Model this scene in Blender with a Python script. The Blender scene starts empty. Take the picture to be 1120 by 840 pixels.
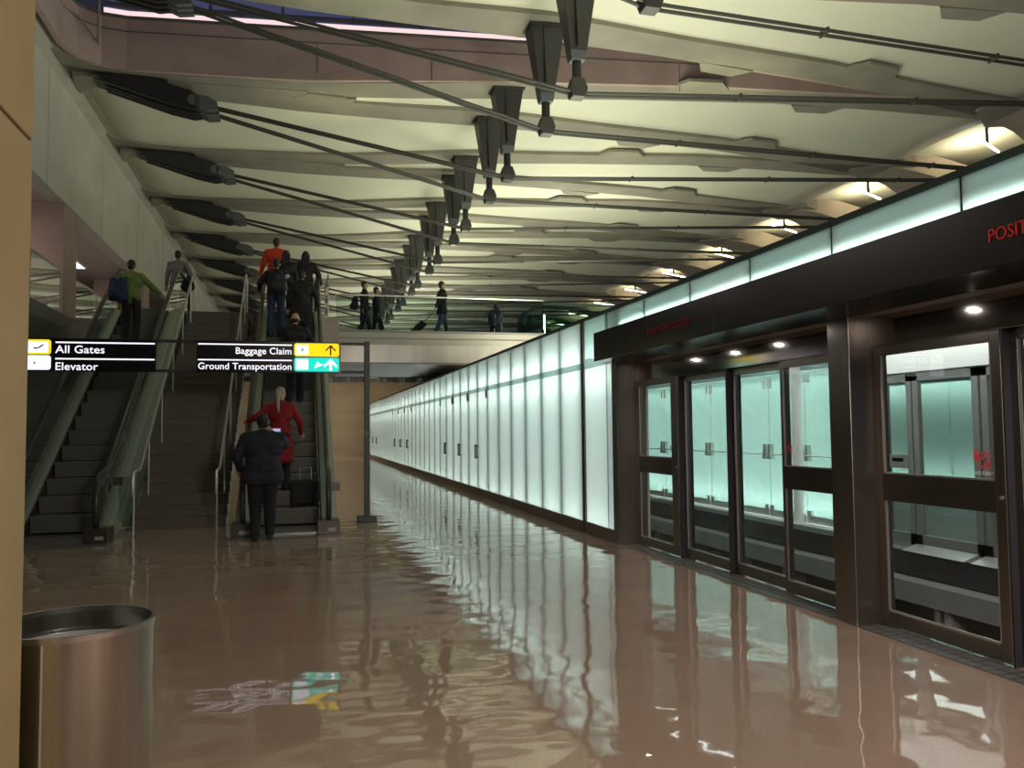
import bpy, bmesh, math, random
from mathutils import Vector, Matrix
random.seed(7)
PI = math.pi
S = bpy.context.scene
C = S.collection

# ------------------------------------------------------------------ camera
cam_yaw, cam_pitch, cam_roll = math.radians(14.6124), math.radians(3.1623), math.radians(-0.6)
fwd = Vector((math.sin(cam_yaw)*math.cos(cam_pitch), math.cos(cam_yaw)*math.cos(cam_pitch), math.sin(cam_pitch)))
r0 = Vector((math.cos(cam_yaw), -math.sin(cam_yaw), 0)); u0 = r0.cross(fwd)
rt = r0*math.cos(cam_roll)+u0*math.sin(cam_roll); up = u0*math.cos(cam_roll)-r0*math.sin(cam_roll)
cd = bpy.data.cameras.new('camera'); cam = bpy.data.objects.new('camera', cd); C.objects.link(cam)
cd.sensor_fit = 'HORIZONTAL'; cd.sensor_width = 36; cd.lens = 900.0/1120*36; cd.clip_end = 400; cd.clip_start = 0.05
m = Matrix((rt, up, -fwd)).transposed().to_4x4(); m.translation = Vector((0, 0, 1.5)); cam.matrix_world = m
S.camera = cam

# ------------------------------------------------------------------ world, exposure, large lights
w = bpy.data.worlds.new('world'); S.world = w; w.use_nodes = True
w.node_tree.nodes['Background'].inputs[0].default_value = (0.05, 0.055, 0.09, 1)
w.node_tree.nodes['Background'].inputs[1].default_value = 0.35
S.view_settings.view_transform = 'Standard'; S.view_settings.look = 'None'
S.view_settings.exposure = 0.0; S.view_settings.gamma = 1; S.view_settings.use_curve_mapping = False

def area(name, loc, direction, sx, sy, power, col, spread=180, roll_to=None):
    d = bpy.data.lights.new(name, 'AREA'); d.shape = 'RECTANGLE'; d.size = sx; d.size_y = sy
    d.energy = power; d.color = col; d.spread = math.radians(spread)
    o = bpy.data.objects.new(name, d); C.objects.link(o)
    z = -Vector(direction).normalized()
    y = Vector(roll_to or (0, 1, 0)); y = (y - z*y.dot(z)).normalized(); x = y.cross(z)
    mm = Matrix((x, y, z)).transposed().to_4x4(); mm.translation = Vector(loc); o.matrix_world = mm
    return o
WARM = (1.0, 0.86, 0.55); COOL = (0.95, 1.0, 0.975); GREENY = (0.99, 0.99, 0.75); WHITE = (1, 0.97, 0.9)
# uplights standing on the roof of the train guideway, hidden behind the glass wall top
for yl, zl, pw in ((5.0, 3.2, 300), (12.0, 3.2, 470), (19.0, 3.2, 500), (34, 5.15, 400), (43, 5.15, 380), (52, 5.15, 380), (62, 5.15, 380), (74, 5.15, 380)):
    area('guideway_roof_uplight', (6.3, yl, zl), (0.0, 0, 1), 1.2, 6.5, pw*0.82, GREENY)
area('added_ceiling_uplight', (9.8, 27.5, 4.45), (-0.2, 0, 1), 1.2, 3.0, 420, GREENY)  # unseen lamp added inside the glass enclosure to light the ceiling
# unseen uplights added behind the left wall for the ceiling
for i in range(7):
    area('added_left_uplight', (-6.3, 17+i*8.5, 8.6), (0.45, 0, 1), 0.3, 6.5, 40, WARM)
# station lamps on the platform behind the photographer
area('platform_lamp_behind', (0.6, -3.0, 6.0), (-0.15, 0.35, -1), 3.0, 3.0, 90, (1, 0.86, 0.66))
area('platform_lamp_right', (2.6, -1.5, 3.4), (0.2, 0.8, -0.9), 1.5, 1.5, 330, (1, 0.88, 0.78))
# lower level beyond the mezzanine
area('lower_hall_lamp', (2.5, 45, 4.7), (0, 0.7, -1), 7, 6, 400, (1, 0.87, 0.70))

# ------------------------------------------------------------------ materials
MATS = {}
def mat(name, col, rough=0.6, metal=0.0, var=0.0, scale=3.0, bump=0.0, emis=None, estr=0.0, spec=0.5, coat=0.0, stretch=None):
    if name in MATS: return MATS[name]
    m = bpy.data.materials.new(name); m.use_nodes = True; nt = m.node_tree; b = nt.nodes['Principled BSDF']
    b.inputs['Base Color'].default_value = (*col, 1); b.inputs['Roughness'].default_value = rough
    b.inputs['Metallic'].default_value = metal; b.inputs['Specular IOR Level'].default_value = spec
    b.inputs['Coat Weight'].default_value = coat
    if emis: b.inputs['Emission Color'].default_value = (*emis, 1); b.inputs['Emission Strength'].default_value = estr
    if var > 0 or bump > 0:
        tc = nt.nodes.new('ShaderNodeTexCoord'); mp = nt.nodes.new('ShaderNodeMapping')
        g = nt.nodes.new('ShaderNodeNewGeometry')
        nt.links.new(g.outputs['Position'], mp.inputs['Vector'])
        if stretch: mp.inputs['Scale'].default_value = stretch
        n = nt.nodes.new('ShaderNodeTexNoise'); n.inputs['Scale'].default_value = scale; n.inputs['Detail'].default_value = 6
        nt.links.new(mp.outputs[0], n.inputs['Vector'])
        if var > 0:
            r = nt.nodes.new('ShaderNodeValToRGB')
            r.color_ramp.elements[0].position = 0.3; r.color_ramp.elements[1].position = 0.7
            r.color_ramp.elements[0].color = (*[c*(1-var) for c in col], 1)
            r.color_ramp.elements[1].color = (*[min(1, c*(1+var)) for c in col], 1)
            nt.links.new(n.outputs['Fac'], r.inputs[0]); nt.links.new(r.outputs[0], b.inputs['Base Color'])
        if bump > 0:
            bp = nt.nodes.new('ShaderNodeBump'); bp.inputs['Strength'].default_value = bump; bp.inputs['Distance'].default_value = 0.01
            nt.links.new(n.outputs['Fac'], bp.inputs['Height']); nt.links.new(bp.outputs[0], b.inputs['Normal'])
    MATS[name] = m; return m
def schlick(nt, f0):
    lw = nt.nodes.new('ShaderNodeLayerWeight'); lw.inputs['Blend'].default_value = 0.5
    p = nt.nodes.new('ShaderNodeMath'); p.operation = 'POWER'; p.inputs[1].default_value = 5
    q = nt.nodes.new('ShaderNodeMath'); q.operation = 'MULTIPLY_ADD'; q.inputs[1].default_value = 1-f0; q.inputs[2].default_value = f0
    nt.links.new(lw.outputs['Facing'], p.inputs[0]); nt.links.new(p.outputs[0], q.inputs[0]); return q
def glass(name, tint=(0.9, 0.97, 0.94), ior=1.5, gl=1.0):
    if name in MATS: return MATS[name]
    m = bpy.data.materials.new(name); m.use_nodes = True; nt = m.node_tree; nt.nodes.clear()
    o = nt.nodes.new('ShaderNodeOutputMaterial'); mx = nt.nodes.new('ShaderNodeMixShader')
    fr = schlick(nt, 0.04)
    t = nt.nodes.new('ShaderNodeBsdfTransparent'); t.inputs[0].default_value = (*tint, 1)
    g = nt.nodes.new('ShaderNodeBsdfGlossy'); g.inputs['Roughness'].default_value = 0.01; g.inputs[0].default_value = (gl, gl, gl, 1)
    nt.links.new(fr.outputs[0], mx.inputs[0]); nt.links.new(t.outputs[0], mx.inputs[1]); nt.links.new(g.outputs[0], mx.inputs[2])
    nt.links.new(mx.outputs[0], o.inputs[0]); MATS[name] = m; return m
def frosted(name, col, dif=(0.6, 0.7, 0.68), k=0.25, rough=0.08):
    """acid-etched glass face: scatters light coming from behind, with a polished reflection on top"""
    m = bpy.data.materials.new(name); m.use_nodes = True; nt = m.node_tree; nt.nodes.clear()
    o = nt.nodes.new('ShaderNodeOutputMaterial')
    t = nt.nodes.new('ShaderNodeBsdfTranslucent'); t.inputs[0].default_value = (*col, 1)
    d = nt.nodes.new('ShaderNodeBsdfDiffuse'); d.inputs[0].default_value = (*dif, 1)
    m1 = nt.nodes.new('ShaderNodeMixShader'); m1.inputs[0].default_value = k
    nt.links.new(t.outputs[0], m1.inputs[1]); nt.links.new(d.outputs[0], m1.inputs[2])
    fr = schlick(nt, 0.035)
    g = nt.nodes.new('ShaderNodeBsdfGlossy'); g.inputs['Roughness'].default_value = rough
    m2 = nt.nodes.new('ShaderNodeMixShader'); nt.links.new(fr.outputs[0], m2.inputs[0])
    nt.links.new(m1.outputs[0], m2.inputs[1]); nt.links.new(g.outputs[0], m2.inputs[2])
    nt.links.new(m2.outputs[0], o.inputs[0]); MATS[name] = m; return m

def floor_material():
    m = bpy.data.materials.new('polished_terrazzo'); m.use_nodes = True; nt = m.node_tree; b = nt.nodes['Principled BSDF']
    g = nt.nodes.new('ShaderNodeNewGeometry')
    n = nt.nodes.new('ShaderNodeTexNoise'); n.inputs['Scale'].default_value = 60; n.inputs['Detail'].default_value = 4
    nt.links.new(g.outputs['Position'], n.inputs['Vector'])
    n2 = nt.nodes.new('ShaderNodeTexNoise'); n2.inputs['Scale'].default_value = 0.5; n2.inputs['Detail'].default_value = 3
    nt.links.new(g.outputs['Position'], n2.inputs['Vector'])
    ad = nt.nodes.new('ShaderNodeMath'); ad.operation = 'ADD'; nt.links.new(n.outputs['Fac'], ad.inputs[0]); nt.links.new(n2.outputs['Fac'], ad.inputs[1])
    r = nt.nodes.new('ShaderNodeValToRGB'); r.color_ramp.elements[0].position = 0.35; r.color_ramp.elements[1].position = 0.65
    hf = nt.nodes.new('ShaderNodeMath'); hf.operation = 'MULTIPLY'; hf.inputs[1].default_value = 0.5
    nt.links.new(ad.outputs[0], hf.inputs[0]); nt.links.new(hf.outputs[0], r.inputs[0])
    r.color_ramp.elements[0].color = (0.30, 0.215, 0.168, 1); r.color_ramp.elements[1].color = (0.38, 0.275, 0.215, 1)
    nt.links.new(r.outputs[0], b.inputs['Base Color'])
    b.inputs['Roughness'].default_value = 0.035; b.inputs['Specular IOR Level'].default_value = 0.42
    # slow undulation of the polished surface
    mp = nt.nodes.new('ShaderNodeMapping'); mp.inputs['Scale'].default_value = (1.0, 1.35, 1); nt.links.new(g.outputs['Position'], mp.inputs['Vector'])
    w1 = nt.nodes.new('ShaderNodeTexNoise'); w1.inputs['Scale'].default_value = 1.9; w1.inputs['Detail'].default_value = 1.2; w1.inputs['Roughness'].default_value = 0.4
    nt.links.new(mp.outputs[0], w1.inputs['Vector'])
    bp = nt.nodes.new('ShaderNodeBump'); bp.inputs['Strength'].default_value = 1.0; bp.inputs['Distance'].default_value = 0.0088
    nt.links.new(w1.outputs['Fac'], bp.inputs['Height']); nt.links.new(bp.outputs[0], b.inputs['Normal'])
    return m

M_floor = floor_material()
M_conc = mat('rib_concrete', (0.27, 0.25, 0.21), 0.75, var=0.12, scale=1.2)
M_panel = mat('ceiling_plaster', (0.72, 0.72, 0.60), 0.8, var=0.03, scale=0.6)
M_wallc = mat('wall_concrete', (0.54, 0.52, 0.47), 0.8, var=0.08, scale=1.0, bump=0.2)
M_pink = mat('shaft_concrete', (0.42, 0.31, 0.28), 0.8, var=0.12, scale=1.2)
M_stone = mat('pillar_stone', (0.32, 0.24, 0.12), 0.65, var=0.10, scale=2.5, bump=0.3)
M_tan = mat('tan_wall', (0.42, 0.32, 0.20), 0.6, var=0.10, scale=0.9, stretch=(0.3, 0.3, 2))
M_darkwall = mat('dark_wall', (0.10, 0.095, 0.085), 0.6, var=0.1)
M_black = mat('black_steel', (0.022, 0.022, 0.026), 0.45)
M_cable = mat('cable_steel', (0.06, 0.06, 0.055), 0.5, metal=0.3)
M_knob = mat('cast_grey', (0.10, 0.115, 0.12), 0.5)
M_strut = mat('strut_paint', (0.05, 0.05, 0.052), 0.45)
M_bronze = mat('bronze_stainless', (0.29, 0.26, 0.23), 0.30, metal=1.0, var=0.12, scale=4, stretch=(1, 1, 0.05))
M_bronze_d = mat('dark_bronze', (0.10, 0.088, 0.076), 0.35, metal=0.8)
M_steel = mat('brushed_steel', (0.55, 0.54, 0.52), 0.25, metal=1.0, var=0.1, scale=14, stretch=(6, 6, 0.03))
M_steel_l = mat('light_steel', (0.72, 0.72, 0.70), 0.35, metal=0.9)
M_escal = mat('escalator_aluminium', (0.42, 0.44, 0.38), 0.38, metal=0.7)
M_rubber = mat('black_rubber', (0.035, 0.03, 0.026), 0.35)
M_step = mat('escalator_step', (0.13, 0.13, 0.12), 0.5, metal=0.3)
M_stair = mat('stair_stone', (0.12, 0.10, 0.082), 0.45, var=0.1, scale=3)
M_glass = glass('clear_glass', (0.94, 0.975, 0.96))
M_rglass = glass('rail_glass', (0.80, 0.88, 0.84))
M_gglass = glass('green_glass', (0.62, 0.78, 0.71))
M_frost = frosted('etched_glass', (0.84, 0.94, 0.915))
M_frost_c = frosted('etched_glass_green', (0.55, 0.74, 0.68))
M_frost_t = frosted('etched_glass_teal', (0.56, 0.79, 0.74), (0.4, 0.55, 0.5))
M_teal = mat('transom_teal', (0.20, 0.36, 0.33), 0.3)
M_capdark = mat('dark_green_cap', (0.02, 0.045, 0.038), 0.5)
M_white = mat('white_paint', (0.8, 0.8, 0.78), 0.5)
M_signblk = mat('sign_black', (0.008, 0.008, 0.009), 0.22)
M_lit = mat('lamp_tube', (1, 1, 1), 0.5, emis=(1, 0.97, 0.86), estr=6)
M_litp = mat('cove_tube', (1, 1, 1), 0.5, emis=(1, 0.74, 0.74), estr=0.95)
M_dl = mat('downlight_lens', (1, 1, 1), 0.5, emis=(1, 0.9, 0.95), estr=14)
M_signw = mat('sign_white', (0.9, 0.9, 0.9), 0.5, emis=(0.9, 0.88, 1.0), estr=1.1)
M_signy = mat('sign_yellow', (0.9, 0.7, 0.0), 0.5, emis=(1.0, 0.72, 0.0), estr=0.95)
M_signo = mat('sign_orange', (0.9, 0.5, 0.0), 0.5, emis=(1.0, 0.55, 0.0), estr=0.9)
M_signt = mat('sign_teal', (0.0, 0.7, 0.6), 0.5, emis=(0.0, 0.75, 0.58), estr=0.95)
M_ledred = mat('led_red', (0.2, 0.0, 0.0), 0.5, emis=(0.5, 0.05, 0.03), estr=0.2)
M_leddim = mat('led_red_dim', (0.1, 0.0, 0.0), 0.5, emis=(0.3, 0.02, 0.03), estr=0.07)
M_red = mat('sticker_red', (0.75, 0.06, 0.07), 0.5)
M_wht = mat('sticker_white', (0.85, 0.85, 0.85), 0.5)
M_night = mat('night_glass', (0.04, 0.045, 0.08), 0.12, emis=(0.07, 0.08, 0.17), estr=0.6)
M_track = mat('track_dark', (0.03, 0.03, 0.03), 0.7)
M_concd = mat('ledge_concrete', (0.22, 0.22, 0.21), 0.8, var=0.1)
M_skin = mat('skin', (0.50, 0.29, 0.20), 0.55)

# ------------------------------------------------------------------ mesh helpers
def world_loc(p):
    v = Vector(p.location)
    while p.parent: p = p.parent; v += p.location
    return v
class MB:
    def __init__(s): s.v = []; s.f = []; s.mi = []
    def add(s, vs, fs, mi=0):
        o = len(s.v); s.v += [tuple(v) for v in vs]
        for f in fs: s.f.append(tuple(o+i for i in f)); s.mi.append(mi)
        return s
    def box(s, x0, x1, y0, y1, z0, z1, mi=0):
        if x0 > x1: x0, x1 = x1, x0
        if y0 > y1: y0, y1 = y1, y0
        if z0 > z1: z0, z1 = z1, z0
        vs = [(x0,y0,z0),(x1,y0,z0),(x1,y1,z0),(x0,y1,z0),(x0,y0,z1),(x1,y0,z1),(x1,y1,z1),(x0,y1,z1)]
        return s.add(vs, [(3,2,1,0),(4,5,6,7),(0,1,5,4),(1,2,6,5),(2,3,7,6),(3,0,4,7)], mi)
    def prism(s, pts, a, b, axis='x', mi=0):
        """closed 2-D outline extruded along an axis: x -> (y,z), y -> (x,z), z -> (x,y)"""
        def P(p, t):
            return {'x': (t, p[0], p[1]), 'y': (p[0], t, p[1]), 'z': (p[0], p[1], t)}[axis]
        n = len(pts); vs = [P(p, a) for p in pts]+[P(p, b) for p in pts]
        fs = [tuple(range(n))[::-1], tuple(range(n, 2*n))]+[(i, (i+1) % n, n+(i+1) % n, n+i) for i in range(n)]
        return s.add(vs, fs, mi)
    def tube(s, pts, r, n=8, mi=0, cap=True):
        pts = [Vector(p) for p in pts]; rs = r if isinstance(r, (list, tuple)) else [r]*len(pts)
        o = len(s.v); prev = None
        for i, p in enumerate(pts):
            d = (pts[min(i+1, len(pts)-1)]-pts[max(i-1, 0)]).normalized()
            if prev is None:
                a = Vector((0, 0, 1)) if abs(d.z) < 0.9 else Vector((1, 0, 0)); u = d.cross(a).normalized()
            else:
                u = (prev-d*prev.dot(d)).normalized()
            prev = u; v = d.cross(u)
            for k in range(n):
                t = 2*PI*k/n; s.v.append(tuple(p+(u*math.cos(t)+v*math.sin(t))*rs[i]))
        for i in range(len(pts)-1):
            for k in range(n):
                s.f.append((o+i*n+k, o+i*n+(k+1) % n, o+(i+1)*n+(k+1) % n, o+(i+1)*n+k)); s.mi.append(mi)
        if cap:
            s.f.append(tuple(o+k for k in range(n))[::-1]); s.mi.append(mi)
            e = o+(len(pts)-1)*n; s.f.append(tuple(e+k for k in range(n))); s.mi.append(mi)
        return s
    def frustum(s, c, h0, h1, z0, z1, mi=0):
        """rectangular frustum: half sizes h0 at z0, h1 at z1 about centre c(x,y)"""
        vs = []
        for (hx, hy), z in ((h0, z0), (h1, z1)):
            vs += [(c[0]-hx, c[1]-hy, z), (c[0]+hx, c[1]-hy, z), (c[0]+hx, c[1]+hy, z), (c[0]-hx, c[1]+hy, z)]
        return s.add(vs, [(3,2,1,0),(4,5,6,7),(0,1,5,4),(1,2,6,5),(2,3,7,6),(3,0,4,7)], mi)
    def mesh(s, name):
        me = bpy.data.meshes.new(name); me.from_pydata(s.v, [], s.f); me.update()
        bm = bmesh.new(); bm.from_mesh(me); bmesh.ops.recalc_face_normals(bm, faces=bm.faces); bm.to_mesh(me); bm.free()
        return me
    def build(s, name, m, parent=None, smooth=False, bevel=0.0, loc=None):
        me = s.mesh(name)
        for mm in (m if isinstance(m, (list, tuple)) else [m]): me.materials.append(mm)
        for p, i in zip(me.polygons, s.mi): p.material_index = i
        if smooth:
            for p in me.polygons: p.use_smooth = True
            try: me.set_sharp_from_angle(angle=math.radians(40))
            except Exception: pass
        o = bpy.data.objects.new(name, me); C.objects.link(o)
        if parent: me.transform(Matrix.Translation(-world_loc(parent))); o.parent = parent
        if loc: o.location = loc
        if bevel:
            b = o.modifiers.new('bevel', 'BEVEL'); b.width = bevel; b.segments = 2; b.limit_method = 'ANGLE'
        return o
def tag(o, label=None, cat=None, group=None, kind=None):
    if label: o['label'] = label
    if cat: o['category'] = cat
    if group: o['group'] = group
    if kind: o['kind'] = kind
    return o
def struct(o): o['kind'] = 'structure'; return o
def empty(name, loc, label, cat, group=None):
    o = bpy.data.objects.new(name, None); C.objects.link(o); o.location = loc; o.empty_display_size = 0.1
    return tag(o, label, cat, group)
def copy_tree(o, parent=None):
    c = o.copy(); C.objects.link(c)
    if parent: c.parent = parent
    for ch in list(o.children): copy_tree(ch, c)
    return c
ORD = ['nearest', 'second', 'third', 'fourth', 'fifth', 'sixth', 'seventh', 'eighth', 'ninth', 'tenth', 'eleventh', 'twelfth',
       'thirteenth', 'fourteenth', 'fifteenth', 'sixteenth', 'seventeenth', 'eighteenth', 'nineteenth', 'twentieth', 'twenty-first',
       'twenty-second', 'twenty-third', 'twenty-fourth', 'twenty-fifth', 'twenty-sixth', 'twenty-seventh', 'twenty-eighth',
       'twenty-ninth', 'thirtieth', 'thirty-first', 'thirty-second', 'thirty-third', 'thirty-fourth', 'thirty-fifth', 'thirty-sixth', 'thirty-seventh', 'thirty-eighth', 'thirty-ninth', 'fortieth']
def text_mesh(name, s, size, m, parent, align='LEFT', bold=0.0, depth=0.002, xs=1.0):
    """lettering lying in its own XY plane, extruded"""
    cu = bpy.data.curves.new('lettering', 'FONT'); cu.body = s; cu.size = size; cu.align_x = align
    cu.extrude = depth; cu.offset = bold; cu.space_character = 1.03
    t = bpy.data.objects.new('lettering', cu); C.objects.link(t)
    bpy.context.view_layer.update()
    me = bpy.data.meshes.new_from_object(t.evaluated_get(bpy.context.evaluated_depsgraph_get()))
    bpy.data.objects.remove(t); bpy.data.curves.remove(cu)
    me.materials.clear(); me.materials.append(m)
    for v in me.vertices: v.co.x *= xs
    o = bpy.data.objects.new(name, me); C.objects.link(o)
    if parent: o.parent = parent
    return o

# ================================================================== STRUCTURE
XW = 4.03      # glass wall plane
XD = 4.30      # platform door plane
XL = -5.3      # left wall plane
F2 = 4.3       # upper floor
# floor
struct(MB().box(-9.5, XD+0.12, -8, 55, -0.25, 0).build('floor', M_floor))
struct(MB().box(-5.2, XW, 11.355, 11.375, 0, 0.0015).build('trim_1', M_bronze_d))
# left walls
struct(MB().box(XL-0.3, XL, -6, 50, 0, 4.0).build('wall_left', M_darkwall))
wl = MB().box(XL-0.35, XL, -6, 90, 6.93, 9.72)
wl.prism([(XL-0.0, 9.60), (XL+0.28, 9.66), (XL+0.28, 9.80), (XL-0.35, 9.80), (XL-0.35, 9.60)], -6, 90, 'y')
struct(wl.build('wall_left_upper', M_wallc))
jn = MB()
for k in range(8): jn.box(XL, XL+0.003, 19.6+k*5.2, 19.612+k*5.2, 6.93, 9.60)
struct(jn.build('trim_2', mat('joint_dark', (0.12, 0.11, 0.10), 0.8)))
struct(MB().box(-10.0, -9.7, -6, 90, F2, 7.3).build('wall_gallery_back', mat('gallery_wall', (0.42, 0.30, 0.27), 0.7, var=0.06)))
struct(MB().box(-9.7, XL-0.351, -6, 90, 6.95, 7.25).build('ceiling_gallery', mat('gallery_soffit', (0.52, 0.42, 0.38), 0.7)))
struct(MB().box(-9.7, XL, -6, 90, 3.99, F2).build('floor_gallery', M_concd))
for k in range(5):
    y = 21.1+k*10.3
    struct(MB().box(-6.95, XL-0.02, y, y+1.15, F2, 6.94).build('wall_pier', M_pink))
area('gallery_lamp', (-7.6, 22, 6.8), (0, 0.0, -1), 1.0, 14, 200, (1, 0.87, 0.80))
# far end walls
struct(MB().box(XL, 12.4, 50.8, 51.1, 0, 4.45).build('wall_far', M_tan))
clb = MB()
for k in range(46): clb.box(XL+0.2+k*0.36, XL+0.52+k*0.36, 50.7, 50.76, 4.47, 4.74, k % 3 if k % 3 < 2 else 0)
struct(clb.build('window_1', [mat('clerestory_dark', (0.03, 0.035, 0.035), 0.3), mat('clerestory_grey', (0.16, 0.17, 0.16), 0.4)]))
struct(MB().box(-10, 26, 88, 88.4, 0, 10.5).build('wall_end', M_wallc))
struct(MB().box(XL, 12.4, 28.9, 55, 4.78, 5.0).build('ceiling_lower', M_concd))
# stone pillar, near left
struct(MB().box(-2.1, -0.785, 1.1, 2.755, 0, 2.385).build('wall_pillar_base', M_stone, bevel=0.006))
struct(MB().box(-2.1, -0.785, 1.1, 2.755, 2.395, 9.5).build('wall_pillar_shaft', M_stone, bevel=0.006))
# mezzanine
sl = MB().box(XL, 0.98, 21.75, 31, 3.9, F2).box(-2.58, -1.08, 20.35, 21.75, 3.9, F2).box(0.98, 11.5, 23.0, 31, 3.9, F2)
struct(sl.build('floor_upper', mat('slab_edge', (0.40, 0.37, 0.33), 0.5, var=0.04)))
struct(MB().box(0.98, 11.5, 22.97, 22.998, 4.06, 4.08).box(0.98, 11.5, 22.96, 22.998, 4.24, F2).build('trim_3', M_concd))
struct(MB().box(0.60, 0.975, 20.5, 23.4, 3.0, 4.27).box(0.57, 1.0, 20.47, 23.4, 4.21, 4.27).build('wall_stub', mat('stub_stone', (0.36, 0.28, 0.24), 0.5, var=0.05)))
struct(MB().box(0.7, 11.5, 23.04, 23.12, 3.40, 3.9).build('trim_4', mat('satin_fascia', (0.60, 0.56, 0.52), 0.28, metal=0.35, var=0.22, scale=0.9, stretch=(1.3, 1, 0.02))))  # vertical colour streaks stand in for bright reflections on the steel
rb = MB().box(-5.0, 11.5, 23.05, 28.6, 3.385, 3.40, 0)
for k in range(18): rb.box(-5.0, 11.5, 23.1+k*0.305, 23.1+k*0.305+0.25, 3.36, 3.386, 1)
struct(rb.build('ceiling_slats', [M_darkwall, mat('soffit_slat', (0.62, 0.54, 0.56), 0.5)]))
struct(MB().box(-5.0, 11.5, 28.65, 28.85, 3.36, 3.89).build('wall_bulkhead', M_concd))

# ---------- ceiling: ribs zigzagging between left anchors (Yk) and right nodes (Yk + half a bay)
P = 5.15; Y0 = 14.85; NB = 14
AX, SX, NX = -4.6, 4.9, 18.5
def zs(x):
    tb = [(-5.4, 9.62), (-3, 9.52), (1, 9.52), (4.9, 9.76), (12, 9.92), (18.5, 9.78), (30, 9.5)]
    for (a, za), (b, zb) in zip(tb, tb[1:]):
        if x <= b: return za+(zb-za)*(x-a)/(b-a)
    return 9.5
def rib_path(k, sgn):
    """from anchor k to the node on its side"""
    return [(-5.3, Y0+k*P), (-3.6, Y0+k*P+sgn*0.10), (SX, Y0+k*P+sgn*0.97), (NX, Y0+k*P+sgn*P/2)]
def lerp_path(pts, x):
    for a, b in zip(pts, pts[1:]):
        if x <= b[0]: t = (x-a[0])/(b[0]-a[0]); return a[1]+(b[1]-a[1])*t
    return pts[-1][1]
RW = 0.42   # half width of rib soffit
nr = 0
for k in range(-2, NB):
    for sgn in (-1, 1):
        pts = rib_path(k, sgn); xs = [-5.0, -3.6, -2.5, 0, 2.5, SX, 8, 12, 15, NX]
        mb = MB(); n = len(xs); vs = []
        for x in xs:
            y = lerp_path(pts, x); z = zs(x)
            w0 = RW+0.10*max(0, 1-abs(x-SX)/3) if x < 16 else RW+0.15
            vs += [(x, y-w0, z), (x, y+w0, z), (x, y+w0*0.86, z+0.75), (x, y-w0*0.86, z+0.75)]
        fs = [(0, 1, 2, 3), ((n-1)*4+3, (n-1)*4+2, (n-1)*4+1, (n-1)*4)]
        for i in range(n-1):
            a = i*4; b = a+4
            for q in range(4): fs.append((a+q, a+(q+1) % 4, b+(q+1) % 4, b+q))
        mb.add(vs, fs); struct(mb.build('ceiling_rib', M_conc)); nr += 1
# panels: vaulted plaster surfaces filling the triangles
def coffer(ya, yb, name, m, x0, x1, skip=None):
    """ya, yb: functions of x bounding the coffer"""
    N = 22; K = 8; mb = MB(); vs = []; idx = {}
    for i in range(N+1):
        x = x0+(x1-x0)*i/N; a, b = ya(x), yb(x)
        for j in range(K+1):
            t = j/K; wdt = b-a
            vs.append((x, a+(b-a)*t, zs(x)+0.07+0.10*min(1, wdt/3.5)*math.sin(PI*t)))
    fs = [(i*(K+1)+j, i*(K+1)+j+1, (i+1)*(K+1)+j+1, (i+1)*(K+1)+j) for i in range(N) for j in range(K)]
    mb.add(vs, fs)
    o = mb.build(name, m, smooth=True)
    so = o.modifiers.new('thickness', 'SOLIDIFY'); so.thickness = 0.12; so.offset = 1 if o.data.polygons[0].normal.z > 0 else -1
    return struct(o)
for k in range(-2, NB):
    a = rib_path(k, -1); b = rib_path(k, 1); c = rib_path(k+1, -1)
    if k > -2: pass
    coffer(lambda x: lerp_path(a, x), lambda x: lerp_path(b, x), 'ceiling_panel', M_panel, -4.9, NX)   # wide at the right
    if k != 0:
        coffer(lambda x: lerp_path(b, x), lambda x: lerp_path(c, x), 'ceiling_panel', M_panel, -5.15, NX)   # wide at the left
# left margin beam along the wall top
struct(MB().prism([(XL-0.35, 9.80), (XL+0.28, 9.66), (XL+0.42, 9.72), (XL+0.46, 10.35), (XL-0.35, 10.35)], 3, 89, 'y').build('trim_5', M_conc))
# chamfered corners of the coffers at the left
for k in range(-1, NB):
    for sgn in (-1, 1):
        yk = Y0+k*P+sgn*0.3
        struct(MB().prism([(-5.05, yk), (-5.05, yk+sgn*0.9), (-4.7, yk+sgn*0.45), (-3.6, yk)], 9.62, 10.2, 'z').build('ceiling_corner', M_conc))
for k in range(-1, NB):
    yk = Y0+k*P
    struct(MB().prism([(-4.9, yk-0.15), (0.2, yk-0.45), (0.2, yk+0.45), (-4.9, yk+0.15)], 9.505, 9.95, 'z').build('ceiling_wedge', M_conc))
# long dark slots along the plaster panels
for x, zz in ((-2.6, 0.30), (17.0, 0.25)):
    tb = MB()
    for k in range(-1, NB):
        ya = Y0+k*P
        if x < 0:
            if k == 0: continue
            tb.box(x, x+0.13, ya+0.55, ya+P-0.55, zs(x)+zz-0.02, zs(x)+zz+0.10)
        else:
            tb.box(x, x+0.10, ya-P/2+0.75, ya+P/2-0.75, zs(x)+zz+0.02, zs(x)+zz+0.12)
    struct(tb.build('trim_6' if x < 0 else 'trim_7', M_track))
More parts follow.
